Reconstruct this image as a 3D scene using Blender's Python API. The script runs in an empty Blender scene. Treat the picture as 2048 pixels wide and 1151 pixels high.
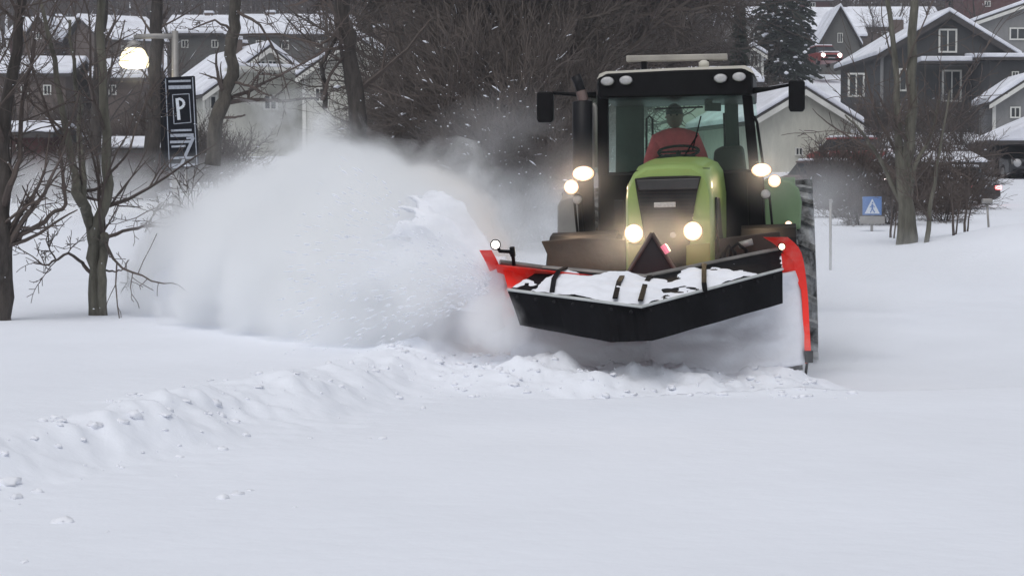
import bpy, math, random
import numpy as np
from mathutils import Vector, Matrix

# ------------------------------------------------------------------ camera, world, sun
sc = bpy.context.scene
COL = sc.collection
FPX, HOR, CAMH = 4080.0, 419.0, 1.6
PIT = math.atan((575.5 - HOR) / FPX)
cam_d = bpy.data.cameras.new("camera")
cam = bpy.data.objects.new("camera", cam_d)
COL.objects.link(cam)
cam_d.sensor_width = 36.0
cam_d.lens = 36.0 * FPX / 2048.0
cam_d.clip_start = 0.1
cam_d.clip_end = 3000
cam.location = (0, 0, CAMH)
cam.rotation_euler = (math.pi / 2 - PIT, 0, 0)
sc.camera = cam

SUN_EL, SUN_ROT = math.radians(60), math.radians(200)
world = bpy.data.worlds.new("World")
sc.world = world
world.use_nodes = True
wn = world.node_tree.nodes
sky = wn.new("ShaderNodeTexSky")
sky.sky_type = 'NISHITA'
sky.sun_disc = False
sky.sun_elevation = SUN_EL
sky.sun_rotation = SUN_ROT
sky.air_density = 1.0
sky.dust_density = 2.0
sky.ozone_density = 1.0
wn["Background"].inputs[1].default_value = 0.115
hsv = wn.new("ShaderNodeHueSaturation")
hsv.inputs['Saturation'].default_value = 0.25
world.node_tree.links.new(sky.outputs[0], hsv.inputs['Color'])
world.node_tree.links.new(hsv.outputs[0], wn["Background"].inputs[0])
sd = bpy.data.lights.new("sun", 'SUN')
sd.energy = 0.9
sd.angle = math.radians(35)
sd.color = (1.0, 0.98, 0.95)
sun = bpy.data.objects.new("sun", sd)
COL.objects.link(sun)
sun.rotation_euler = (math.radians(30), 0, math.radians(-20))
sc.view_settings.view_transform = 'Standard'
sc.view_settings.look = 'None'
sc.view_settings.gamma = 1.0
sc.view_settings.exposure = 0.09
cy = sc.cycles
cy.use_denoising = True
cy.max_bounces = 14
cy.diffuse_bounces = 3
cy.glossy_bounces = 3
cy.transmission_bounces = 6
cy.transparent_max_bounces = 12
cy.volume_bounces = 12
cy.volume_step_rate = 1.5
cy.volume_max_steps = 128
cy.sample_clamp_indirect = 3.0

# ------------------------------------------------------------------ helpers
RIGHT = Vector((1, 0, 0)); UP = Vector((0, math.sin(PIT), math.cos(PIT))); FWD = Vector((0, math.cos(PIT), -math.sin(PIT)))
CAMP = Vector((0, 0, CAMH))

def ray(px, py):
    return RIGHT * ((px - 1024) / FPX) + UP * ((575.5 - py) / FPX) + FWD

def at(px, py, Y):
    d = ray(px, py)
    return CAMP + d * (Y / d.y)

def rot_noise(seed):
    return np.random.RandomState(seed).rand(256, 256)
_T = rot_noise(7)
def vnoise(x, y, s=0):
    x = np.asarray(x, float) + s * 17.31; y = np.asarray(y, float) + s * 9.77
    xi = np.floor(x).astype(int); yi = np.floor(y).astype(int)
    fx = x - xi; fy = y - yi
    fx = fx * fx * (3 - 2 * fx); fy = fy * fy * (3 - 2 * fy)
    a = _T[xi & 255, yi & 255]; b = _T[(xi + 1) & 255, yi & 255]
    c = _T[xi & 255, (yi + 1) & 255]; d = _T[(xi + 1) & 255, (yi + 1) & 255]
    return (a * (1 - fx) + b * fx) * (1 - fy) + (c * (1 - fx) + d * fx) * fy - 0.5
def fbm(x, y, o=4, s=0):
    r = 0; a = 1.0
    for i in range(o):
        r = r + a * vnoise(x * 2 ** i, y * 2 ** i, s + i)
        a *= 0.5
    return r
def sstep(a, b, x):
    t = np.clip((x - a) / (b - a), 0, 1)
    return t * t * (3 - 2 * t)

def tag(o, label=None, cat=None, group=None, kind=None):
    if label: o["label"] = label
    if cat: o["category"] = cat
    if group: o["group"] = group
    if kind: o["kind"] = kind
    return o
def empty(name, loc=(0, 0, 0), label=None, cat=None, group=None, rz=0):
    o = bpy.data.objects.new(name, None)
    COL.objects.link(o)
    o.location = loc
    o.rotation_euler = (0, 0, rz)
    o.empty_display_size = 0.2
    return tag(o, label, cat, group)

class MB:
    def __init__(s):
        s.v = []; s.f = []
    def add(s, vs, fs):
        n = len(s.v)
        s.v.extend([tuple(v) for v in vs])
        s.f.extend([tuple(i + n for i in f) for f in fs])
        return s
    def box(s, c, sz, M=None):
        x, y, z = sz[0] / 2, sz[1] / 2, sz[2] / 2
        vs = [Vector((a, b, d)) for a in (-x, x) for b in (-y, y) for d in (-z, z)]
        if M is not None: vs = [M @ v for v in vs]
        c = Vector(c)
        vs = [v + c for v in vs]
        return s.add(vs, [(0, 1, 3, 2), (4, 6, 7, 5), (0, 4, 5, 1), (2, 3, 7, 6), (0, 2, 6, 4), (1, 5, 7, 3)])
    def tube(s, pts, rad, n=8, caps=True):
        pts = [Vector(p) for p in pts]
        if not hasattr(rad, '__len__'): rad = [rad] * len(pts)
        t0 = (pts[1] - pts[0]).normalized()
        a = t0.orthogonal().normalized()
        rings = []
        for i, p in enumerate(pts):
            if i == 0: t = pts[1] - pts[0]
            elif i == len(pts) - 1: t = pts[-1] - pts[-2]
            else: t = pts[i + 1] - pts[i - 1]
            t.normalize()
            a = (a - t * a.dot(t))
            if a.length < 1e-6: a = t.orthogonal()
            a.normalize()
            b = t.cross(a)
            rings.append([p + (a * math.cos(2 * math.pi * k / n) + b * math.sin(2 * math.pi * k / n)) * rad[i] for k in range(n)])
        return s.loft(rings, caps)
    def loft(s, rings, caps=True, closed=True):
        n = len(rings[0]); vs = [v for r in rings for v in r]; fs = []
        for i in range(len(rings) - 1):
            for k in range(n if closed else n - 1):
                k2 = (k + 1) % n
                fs.append((i * n + k, i * n + k2, (i + 1) * n + k2, (i + 1) * n + k))
        if caps:
            fs.append(tuple(range(n - 1, -1, -1)))
            fs.append(tuple((len(rings) - 1) * n + k for k in range(n)))
        return s.add(vs, fs)
    def prism(s, front, off):
        off = Vector(off)
        front = [Vector(p) for p in front]
        return s.loft([front, [p + off for p in front]])
    def lathe(s, prof, c, axis='x', n=48):
        # prof list of (a, r) along axis
        c = Vector(c); rings = []
        for a, r in prof:
            ring = []
            for k in range(n):
                t = 2 * math.pi * k / n
                if axis == 'x': ring.append(c + Vector((a, r * math.cos(t), r * math.sin(t))))
                elif axis == 'y': ring.append(c + Vector((r * math.cos(t), a, r * math.sin(t))))
                else: ring.append(c + Vector((r * math.cos(t), r * math.sin(t), a)))
            rings.append(ring)
        return s.loft(rings)
    def mesh(s, name):
        me = bpy.data.meshes.new(name)
        me.from_pydata(s.v, [], s.f)
        me.update()
        return me

def obj(name, mb, m, parent=None, smooth=False, bevel=0, fix=True, autos=None):
    me = mb if isinstance(mb, bpy.types.Mesh) else mb.mesh(name)
    if fix and not isinstance(mb, bpy.types.Mesh) and len(me.vertices) < 60000:
        import bmesh
        b = bmesh.new(); b.from_mesh(me)
        bmesh.ops.recalc_face_normals(b, faces=b.faces)
        b.to_mesh(me); b.free()
    if m and not me.materials: me.materials.append(m)
    o = bpy.data.objects.new(name, me)
    COL.objects.link(o)
    if parent: o.parent = parent
    if smooth: me.shade_smooth()
    if bevel:
        bm = o.modifiers.new("bevel", 'BEVEL')
        bm.width = bevel; bm.segments = 2; bm.limit_method = 'ANGLE'; bm.angle_limit = math.radians(40)
    return o

def copy_tree(o, parent=None):
    c = o.copy(); COL.objects.link(c); c.parent = parent
    for ch in o.children: 
        copy_tree(ch, c)
    return c

MATS = {}
def mat(name, col, rough=0.6, metal=0.0, var=0.0, scale=5.0, bump=0.0, bscale=None, col2=None, emit=None, estr=0, spec=0.5, coat=0, thr=None, stretch=None):
    if name in MATS: return MATS[name]
    m = bpy.data.materials.new(name); m.use_nodes = True
    nt = m.node_tree; n = nt.nodes; l = nt.links
    bs = n["Principled BSDF"]
    bs.inputs["Roughness"].default_value = rough
    bs.inputs["Metallic"].default_value = metal
    bs.inputs["Specular IOR Level"].default_value = spec
    bs.inputs["Coat Weight"].default_value = coat
    bs.inputs["Base Color"].default_value = (*col, 1)
    if var or col2 or bump:
        tc = n.new("ShaderNodeTexCoord")
        mp = n.new("ShaderNodeMapping")
        if stretch: mp.inputs['Scale'].default_value = stretch
        l.new(tc.outputs["Object"], mp.inputs[0])
        src = mp.outputs[0]
    if var or col2:
        nz = n.new("ShaderNodeTexNoise"); nz.inputs["Scale"].default_value = scale
        nz.inputs["Detail"].default_value = 6; nz.inputs["Roughness"].default_value = 0.65
        l.new(src, nz.inputs["Vector"])
        cr = n.new("ShaderNodeValToRGB")
        c1 = tuple(max(0, c * (1 - var)) for c in col)
        c2 = col2 if col2 else tuple(min(1, c * (1 + var)) for c in col)
        t = thr if thr else (0.3, 0.7)
        cr.color_ramp.elements[0].position = t[0]; cr.color_ramp.elements[0].color = (*c1, 1)
        cr.color_ramp.elements[1].position = t[1]; cr.color_ramp.elements[1].color = (*c2, 1)
        l.new(nz.outputs["Fac"], cr.inputs[0]); l.new(cr.outputs[0], bs.inputs["Base Color"])
    if bump:
        nb = n.new("ShaderNodeTexNoise"); nb.inputs["Scale"].default_value = bscale or scale * 4
        nb.inputs["Detail"].default_value = 5
        l.new(src, nb.inputs["Vector"])
        bp = n.new("ShaderNodeBump"); bp.inputs["Strength"].default_value = bump; bp.inputs["Distance"].default_value = 0.02
        l.new(nb.outputs["Fac"], bp.inputs["Height"]); l.new(bp.outputs[0], bs.inputs["Normal"])
    if emit:
        bs.inputs["Emission Color"].default_value = (*emit, 1)
        bs.inputs["Emission Strength"].default_value = estr
    MATS[name] = m
    return m

M_SNOW = mat("snow", (0.80, 0.83, 0.90), 0.85, var=0.03, scale=0.6, bump=0.55, bscale=7, spec=0.2)
M_SNOWL = mat("snow_lumps", (0.80, 0.82, 0.88), 0.9, var=0.05, scale=3, bump=0.6, bscale=14, spec=0.15)
M_SNOWR = mat("roof_snow", (0.74, 0.76, 0.83), 0.9, var=0.16, scale=0.9, bump=0.5, bscale=3, spec=0.1)
M_BLACK = mat("black_plastic", (0.005, 0.005, 0.006), 0.5, spec=0.12, var=0.3, scale=8)
M_BLACKM = mat("black_metal", (0.007, 0.007, 0.009), 0.45, metal=0.0, spec=0.2, var=0.3, scale=6)
M_RUB = mat("rubber_sheet", (0.0035, 0.0035, 0.005), 0.65, spec=0.10, var=0.5, scale=3, bump=0.15, bscale=12, col2=(0.007, 0.007, 0.009))
M_RED = mat("fluorescent_red", (0.95, 0.025, 0.012), 0.5, col2=(.85, .22, .18), scale=5, thr=(.5, .8), bump=.1)
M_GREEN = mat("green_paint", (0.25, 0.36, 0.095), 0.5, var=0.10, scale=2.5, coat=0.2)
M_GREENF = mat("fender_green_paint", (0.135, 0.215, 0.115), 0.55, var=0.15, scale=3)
M_GRILLE = mat("grille_mesh", (0.016, 0.014, 0.012), 0.5, spec=0.25, var=0.4, scale=60)
M_CREAM = mat("cream_plastic", (0.55, 0.53, 0.47), 0.5, var=0.1, scale=4)
M_GREY = mat("grey_metal", (0.28, 0.27, 0.26), 0.5, metal=0.3, var=0.15, scale=5)
M_LENS = mat("clear_lens", (0.42, 0.42, 0.43), 0.25, var=0.15, scale=40)
M_TYRE = mat("snowy_tyre", (0.022, 0.022, 0.022), 0.85, col2=(0.42, 0.43, 0.44), scale=5, thr=(0.38, 0.66), bump=0.4)
M_BARK = mat("bark", (0.045, 0.038, 0.034), 0.9, var=0.5, scale=14, bump=0.8, bscale=30, stretch=(1, 1, 0.25))
M_BARKG = mat("grey_bark", (0.11, 0.105, 0.085), 0.9, var=0.5, scale=10, bump=0.8, bscale=25, stretch=(1, 1, 0.2))
M_BARKS = mat("street_bark", (0.07, 0.062, 0.052), 0.9, var=.6, scale=9, bump=.9, bscale=25, stretch=(1, 1, .3))
M_TWIG = mat("twigs", (0.085, 0.066, 0.058), 0.9, var=0.4, scale=0.7)
M_TWIGD = mat("dark_twigs", (0.075, 0.060, 0.053), 0.9, var=0.4, scale=0.5)
M_NEEDLE = mat("needles", (0.022, 0.030, 0.022), 0.85, var=0.5, scale=1.2)
M_GLASSW = mat("window_pane", (0.03, 0.035, 0.04), 0.12, var=0.3, scale=1.5)
M_TRIM = mat("white_trim", (0.60, 0.60, 0.57), 0.7, var=0.15, scale=2)
def emis(name, col, s):
    return mat(name, (0.8, 0.8, 0.8), 0.4, emit=col, estr=s)
M_HEAD = emis("lit_headlamp", (1.0, 0.74, 0.45), 22)
M_WORK = emis("lit_worklamp", (1.0, 0.80, 0.52), 16)
M_WORKR = emis("lit_worklamp_pink", (1.0, 0.66, 0.5), 16)
M_GLOBE = emis("lit_globe", (1.0, 0.84, 0.46), 1.35)
M_REDL = emis("lit_red", (1.0, 0.12, 0.12), 6)

# ------------------------------------------------------------------ terrain
def berm_x(Y):
    return np.interp(Y, [3, 8.5, 10.8, 13.3, 17.3, 19, 24, 40], [-5.2, -3.5, -2.55, -1.75, -0.45, -0.3, -0.3, -1])
BY = [0, 14, 22, 28, 35, 45, 60, 80, 100, 120, 150, 165, 200, 260, 330, 420, 700]
BZ = [0.2, 0.2, 0.24, 0.34, 0.75, 1.42, 2.0, 3.1, 4.7, 7.0, 11.0, 12.8, 16.3, 24, 34, 46, 80]
def terrain(X, Y):
    X = np.asarray(X, float); Y = np.asarray(Y, float)
    z = np.interp(Y, BY, BZ)
    near = 1 - sstep(26, 34, Y)
    # left bank, thrown up by earlier passes
    d = berm_x(Y) - X + 0.26 * fbm(X * .9, Y * .9, 4, 3)
    left = sstep(-0.45, 0.30, d)
    z = z + near * left * (0.20 + 0.02 * sstep(14, 22, Y))
    crest = np.exp(-((d - 0.15) / 0.34) ** 2) * near * (Y > 4)
    lump = fbm(X * 3.2, Y * 3.2, 4, 11)
    z = z + crest * (0.05 + 0.13 * np.maximum(lump, -0.25)) * (1 - 0.4 * sstep(10, 8, Y))
    z = z + near * np.exp(-((d + 0.1) / 0.7) ** 2) * 0.022 * fbm(X * 7, Y * 7, 3, 5)
    # cleared strip behind the slab edge on the right
    ye = 15.15 + 0.27 * (X - 0.47) + 0.10 * fbm(X * 1.7, X * 0, 3, 21)
    rt = sstep(-0.3, 1.2, X) * sstep(0, 0.05, Y - ye) * (1 - sstep(19, 26, Y)) * (1 - sstep(-.2, .3, d))
    z = z - 0.15 * rt
    # churned snow in front of the plough
    bx = np.exp(-np.abs((X - 1.05) / 1.4) ** 4)
    by = sstep(15.2, 16.3, Y) * (1 - sstep(16.9, 17.6, Y))
    ch = bx * by
    hh = 0.27 - 0.06 * sstep(1.0, 2.1, X)
    z = z + ch * (hh + 0.14 * fbm(X * 3.6, Y * 3.6, 4, 31) + 0.05 * fbm(X * 12, Y * 12, 2, 37))
    z = z + 0.09 * np.exp(-(((X - 2.35) / .38) ** 2 + ((Y - 16.95) / .35) ** 2)) * (1 + .5 * fbm(X * 5, Y * 5, 3, 51))
    # smooth drifts
    z = z + 0.03 * fbm(X * 0.22, Y * 0.22, 3, 41) + 0.010 * fbm(X * 1.4, Y * 0.8, 3, 43) * near
    z = z + 0.5 * sstep(50, 120, Y) * fbm(X * 0.05, Y * 0.05, 3, 47)
    # soft bank far right
    z = z + 0.55 * np.exp(-(((X - 9.4) / 1.8) ** 2 + ((Y - 36) / 2.6) ** 2))
    return z
def tz(x, y): return float(terrain(np.array([x]), np.array([y]))[0])
def gnd(px, py):
    d = ray(px, py); lo = 3
    for i in range(4000):
        t = 3 + i * 0.15
        p = CAMP + d * t
        if p.z < tz(p.x, p.y): return p
    return p

def sheet():
    ys = [-30, -15, -5, 0, 2, 4, 5.5]
    y = 6.5
    while y < 700:
        ys.append(y)
        y += 0.045 if y < 19 else (0.1 if y < 24 else max(0.15, (y - 20) * 0.035))
    ys = np.array(ys)
    u = np.concatenate([np.linspace(-1, -0.30, 60)[:-1], np.linspace(-0.30, 0.30, 500), np.linspace(0.30, 1, 60)[1:]])
    U, Yg = np.meshgrid(u, ys)
    X = U * (np.maximum(Yg, 0) * 0.95 + 6)
    Z = terrain(X, Yg)
    nr, nc = X.shape
    co = np.stack([X, Yg, Z], -1).reshape(-1, 3)
    idx = np.arange(nr * nc).reshape(nr, nc)
    q = np.stack([idx[:-1, :-1], idx[:-1, 1:], idx[1:, 1:], idx[1:, :-1]], -1).reshape(-1, 4)
    me = bpy.data.meshes.new("snow_ground")
    me.vertices.add(len(co)); me.vertices.foreach_set("co", co.ravel())
    me.loops.add(q.size); me.loops.foreach_set("vertex_index", q.ravel())
    me.polygons.add(len(q)); me.polygons.foreach_set("loop_start", np.arange(0, q.size, 4))
    me.update(calc_edges=True)
    me.shade_smooth()
    return tag(obj("snow_ground", me, M_SNOW), kind="structure", label="deep snow covering the road, the verge and the hillside")
sheet()

def lump_mesh(mb, c, r, rng, sub=1):
    ico = ICO2 if sub > 1 else ICO1
    sx, sy, sz = (rng.uniform(.7, 1.4) for _ in range(3))
    ph = rng.uniform(0, 99)
    vs = []
    for v in ico[0]:
        k = 1 + 0.35 * math.sin(v[0] * 5 + ph) * math.cos(v[1] * 4 + ph * 2) + rng.uniform(-.2, .2)
        vs.append((c[0] + v[0] * r * sx * k, c[1] + v[1] * r * sy * k, c[2] + v[2] * r * sz * k * 0.6))
    mb.add(vs, ico[1])
import bmesh
def ico_data(s):
    b = bmesh.new(); bmesh.ops.create_icosphere(b, subdivisions=s, radius=1)
    b.verts.index_update()
    r = ([tuple(v.co) for v in b.verts], [tuple(v.index for v in f.verts) for f in b.faces])
    b.free(); return r
ICO1 = ico_data(1); ICO2 = ico_data(2)

def clods():
    rng = random.Random(5); mb = MB()
    for i in range(300):
        Y = rng.uniform(8.5, 17)
        bxv = float(berm_x(Y))
        X = bxv + rng.gauss(-0.1, 0.33)
        r = 0.006 + 0.026 * rng.random() ** 3
        lump_mesh(mb, (X, Y, tz(X, Y) + r * 0.05), r, rng, 2 if r > .02 else 1)
    for i in range(420):
        X = rng.uniform(-0.6, 2.6); Y = rng.uniform(15.2, 17.0)
        r = 0.006 + 0.028 * rng.random() ** 3
        lump_mesh(mb, (X, Y, tz(X, Y) + r * 0.1), r, rng, 2 if r > .02 else 1)
    for px, py, r in [(445, 1000, .045), (475, 995, .035), (430, 812, .05), (500, 985, .02), (765, 878, .03), (740, 880, .018), (270, 845, .05), (240, 850, .04),
                      (190, 870, .045), (330, 862, .03), (20, 965, .06), (75, 985, .03), (115, 1050, .05), (130, 1045, .045), (590, 1015, .01), (1100, 863, .012), (1445, 897, .012),
                      (215, 1070, .015), (980, 740, .05), (1000, 745, .04), (620, 880, .02), (810, 703, .03), (50, 1125, .025)]:
        p = gnd(px, py)
        lump_mesh(mb, (p.x, p.y, tz(p.x, p.y) - r * .1), r * .9, rng, 2)
    tag(obj("snow_clods", mb, M_SNOWL, smooth=True), "loose crumbs and clods of snow scattered along the ploughed edge", "snow", kind="stuff")
clods()

# ------------------------------------------------------------------ trees
def branch_pts(p, d, L, n, wob, rng, grav=0.0):
    pts = [p.copy()]
    d = d.normalized()
    for i in range(n):
        d = (d + Vector((rng.gauss(0, wob), rng.gauss(0, wob), rng.gauss(0, wob) + grav))).normalized()
        p = p + d * (L / n)
        pts.append(p.copy())
    return pts
def grow(out, p, d, r, L, lvl, mx, rng, P):
    n = 5 if lvl < 2 else 3
    pts = branch_pts(p, d, L, n, P['wob'], rng, P['grav'] if lvl else 0)
    re = r * (0.62 if lvl < mx else 0.45)
    rad = [max(P['rmin'], r + (re - r) * i / n) for i in range(n + 1)]
    out.append((lvl, pts, rad))
    if lvl >= mx: return
    nb = P['nb'][lvl]
    for k in range(nb):
        t = P['t0'][lvl] + (1 - P['t0'][lvl]) * (k + rng.random()) / nb
        f = t * n; i = min(n - 1, int(f)); q = pts[i].lerp(pts[i + 1], f - i)
        ax = (pts[i + 1] - pts[i]).normalized()
        o = ax.orthogonal().normalized(); o.rotate(Matrix.Rotation(rng.uniform(0, 2 * math.pi), 3, ax))
        a = rng.uniform(*P['ang'])
        nd = ax * math.cos(a) + o * math.sin(a)
        rr = (r + (re - r) * t) * rng.uniform(.45, .7)
        grow(out, q, nd, rr, L * rng.uniform(*P['len']) * (1 - 0.35 * t), lvl + 1, mx, rng, P)
    grow(out, pts[-1], (pts[-1] - pts[-2]), re, L * .6, lvl + 1, mx, rng, P)
SIDES = [10, 7, 4, 3, 3, 3, 3]
def tree_parts(segs, split=2):
    a, b = MB(), MB()
    for lvl, pts, rad in segs:
        (a if lvl < split else b).tube(pts, rad, SIDES[lvl], caps=lvl < 2)
    return a, b
PD = dict(wob=.13, grav=.02, rmin=.008, nb=[7, 6, 5, 5, 3], t0=[.25, .15, .1, .1, .1], ang=(.5, 1.15), len=(.45, .75))

def cap_snow(root, segs, rng, prob, r0=.05):
    """snow lying along the upper side of some branches"""
    sn = MB()
    for lvl, pts, rad in segs:
        if 1 <= lvl <= 3 and rng.random() < prob * (4 if lvl == 1 else 1.5 if lvl == 2 else .8):
            d = (pts[-1] - pts[0]).normalized()
            if abs(d.z) > .8: continue
            i = rng.randrange(0, len(pts) - 1); k = min(len(pts), i + rng.choice((2, 2, 3)))
            q = [p + Vector((0, 0, rad[0] * .8 + r0 * .3)) for p in pts[i:k]]
            if len(q) == 2: q = [q[0], q[0].lerp(q[1], .5) + Vector((0, 0, r0 * .2)), q[1]]
            rr = r0 * rng.uniform(.35, 1.0)
            sn.tube(q, [rr * .3] + [rr * rng.uniform(.7, 1.2) for _ in q[1:-1]] + [rr * .25], 5)
    o = obj("branch_snow", sn, M_SNOWR, root, fix=False, smooth=True); o["kind"] = "stuff"
def proto_tree(name, h, r, seed, P, mx, m1, m2, label, cat, group, split=2):
    rng = random.Random(seed); segs = []
    grow(segs, Vector((0, 0, -.3)), Vector((0, 0, 1)), r, h * .55, 0, mx, rng, P)
    a, b = tree_parts(segs, split)
    root = empty(name, (0, 0, -100), label, cat, group)
    obj("trunk", a, m1, root, smooth=True, fix=False)
    obj("crown", b, m2, root, fix=False)
    cap_snow(root, segs, rng, .0008 if mx > 3 else .03, .035)
    return root
def conifer(name, h, rb, seed, label, cat, group, snow=True):
    rng = random.Random(seed); tr, cr, sn = MB(), MB(), MB()
    tr.tube([(0, 0, -.3), (0, 0, h * .5), (0, 0, h)], [h * .018, h * .011, .01], 8)
    z = h * .06
    while z < h * .98:
        R = rb * (1 - z / h) ** .85 + .1
        nb = int(7 + R * 3)
        for k in range(nb):
            t = rng.uniform(0, 2 * math.pi); r = R * rng.uniform(.65, 1.12)
            dr = Vector((math.cos(t), math.sin(t), 0)); sd_ = Vector((-math.sin(t), math.cos(t), 0))
            prev = Vector((0, 0, z)); ns = 5
            for i in range(1, ns + 1):
                u = i / ns
                p = Vector((0, 0, z)) + dr * (r * u) + Vector((0, 0, -r * .32 * u * u + rng.uniform(-.04, .04)))
                w = (.07 + .22 * r * (1 - u) * u * 1.6 + .06)
                for q in range(4):
                    s_ = rng.choice((-1, 1)); e = p + sd_ * (s_ * w * rng.uniform(.6, 1.6)) + dr * rng.uniform(0, .2) + Vector((0, 0, -rng.uniform(.02, .22)))
                    m_ = prev.lerp(p, rng.random())
                    cr.add([m_, m_ + dr * .07 + Vector((0, 0, .05)), e], [(0, 1, 2)])
                    cr.add([m_, m_ + dr * .05 - Vector((0, 0, .12)), e], [(0, 1, 2)])
                if snow and rng.random() < .16 and i > 1:
                    lump_mesh(sn, p + Vector((0, 0, .03)), rng.uniform(.05, .13), rng)
                prev = p
        z += rng.uniform(.16, .26) * (h / 9)
    root = empty(name, (0, 0, -100), label, cat, group)
    obj("trunk", tr, M_BARK, root, smooth=True); obj("crown", cr, M_NEEDLE, root, fix=False)
    if snow: obj("branch_snow", sn, M_SNOWR, root, fix=False)["kind"] = "stuff"
    return root

G_WOOD = "bare trees on the snowy hillside"
PROTO = {}
#PROTO['a'] = proto_tree("bare_tree", 11, .17, 1, PD, 4, M_BARK, M_TWIG, "tall bare broadleaf tree standing among houses on the snowy hillside", "tree", G_WOOD)
#PROTO['b'] = proto_tree("bare_tree", 9, .13, 2, dict(PD, wob=.18, ang=(.3, .9)), 4, M_BARK, M_TWIGD, "tall bare broadleaf tree standing among houses on the snowy hillside", "tree", G_WOOD)
PB = dict(wob=.16, grav=.03, rmin=.009, nb=[9, 6, 5, 3, 3], t0=[.0, .1, .1, .1, .1], ang=(.35, 1.1), len=(.6, .9))
def proto_bush(seed, n, L, m2, label, group, name="bare_bush"):
    rng = random.Random(seed); segs = []
    for i in range(n):
        t = rng.uniform(0, 6.283)
        d = Vector((math.cos(t) * rng.uniform(.1, .8), math.sin(t) * rng.uniform(.1, .8), 1))
        grow(segs, Vector((rng.uniform(-.3, .3), rng.uniform(-.3, .3), -.2)), d, .035, L, 0, 3, rng, dict(PB, nb=[6, 5, 4], rmin=.008))
    root = empty(name, (0, 0, -100), label, "bush", group)
    a, b = tree_parts(segs, 1)
    obj("stem", a, M_BARK, root, fix=False); obj("crown", b, m2, root, fix=False)
    cap_snow(root, segs, rng, .014, .03)
    return root
G_BUSH = "leafless bushes below the hillside houses"
PROTO['s'] = proto_bush(11, 7, 1.5, M_TWIG, "leafless twiggy brown bush growing out of the snow", G_BUSH)
PROTO['t'] = proto_bush(12, 11, 2.6, M_TWIGD, "leafless twiggy brown bush growing out of the snow", G_BUSH)
PROTO['c'] = conifer("spruce_tree", 10, 2.0, 21, "dark spruce with snow patches between the houses", "tree", "dark spruces between the houses")
PROTO['d'] = proto_tree("bare_tree", 12, .18, 5, dict(PD, nb=[10, 8, 6, 5, 3], t0=[.08, .1, .1, .1, .1], rmin=.010), 4, M_BARK, M_TWIGD, "dense dark tree with tangled bare twigs in the thicket behind the plume", "tree", "dense dark trees in the thicket behind the tractor")
PROTO['e'] = proto_tree("bare_tree", 9, .12, 7, dict(PD, nb=[8, 5, 4, 3, 3], rmin=.012, wob=.16), 3, M_BARK, M_TWIG, "slender bare tree standing among the houses on the snowy hillside", "tree", G_WOOD)
USED = set()
def place(k, x, y, s=1.0, rz=None, z=None, label=None, rng=random.Random(77)):
    if k in USED: o = copy_tree(PROTO[k])
    else:
        o = PROTO[k]; USED.add(k)
    o.location = (x, y, tz(x, y) - .1 if z is None else z)
    o.rotation_euler = (0, 0, rng.uniform(0, 6.28) if rz is None else rz)
    o.scale = (s, s, s * rng.uniform(.9, 1.12))
    if label: o["label"] = label
    else: REG.append((k, x / y * FPX + 1024, y, o))
    return o
REG = []
ORD = ["leftmost", "second from the left", "third from the left", "fourth from the left", "fifth from the left", "sixth from the left", "seventh from the left", "eighth from the left", "ninth from the left", "tenth from the left", "eleventh from the left", "twelfth from the left", "thirteenth from the left", "fourteenth from the left"]
def name_regions():
    what = {'s': "low brown bushes", 't': "tall dark bushes", 'd': "dense dark bare trees", 'e': "slender bare trees"}
    cells = {}
    for k, px, y, o in REG:
        if px < 440: reg = "left of the crooked tree"
        elif px < 860: reg = "around the pale gabled houses"
        elif px < 1245: reg = "in the central thicket"
        elif px < 1480: reg = "behind the tractor's roof"
        else: reg = "right of the tractor"
        far = "far " if y > 150 else ("" if y > 77 else "near ")
        cells.setdefault((k, far, reg), []).append((px, o))
    for (k, far, reg), L in cells.items():
        L.sort(key=lambda q: q[0])
        for i, (px, o) in enumerate(L):
            w = what[k]; od = ORD[i].replace("from the left", "from left")
            o["label"] = (od + " of the " + far + w + " " + reg) if len(L) > 1 else ("the single " + far + w[:-2 if w.endswith("bushes") else -1] + " " + reg)
            if i == 0 or True: o["group"] = w + " on the snowy hillside"
def placepx(k, px, Y, s=1.0, **kw):
    x = (px - 1024) / FPX * Y
    return place(k, x, Y, s, **kw)

# dark thicket in the middle (behind plume and tractor)
rng = random.Random(3)
for px, Y, s in [(925, 70, .8), (960, 60, .85), (1000, 63, 1.1), (1055, 60, 1.05), (1110, 66, 1.15), (1165, 66, 1.1),
                 (870, 108, 1.2), (920, 98, 1.1), (970, 80, 1.2), (1050, 84, 1.35), (1120, 86, 1.3), (1190, 90, 1.2), (1235, 98, 1.1)]:
    placepx('d', px, Y, s)
for px, Y, s in [(880, 53, .8), (930, 52, 1.0), (985, 50, 1.0), (1050, 52, 1.0), (1110, 50, 1.0), (1030, 37, .62), (1085, 39, .7), (1140, 38, .62), (985, 41, .6), (880, 74, 1.2), (915, 60, 1.2), (1010, 55, 1.3), (1080, 57, 1.3)]:
    placepx('t', px, Y, s)
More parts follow.
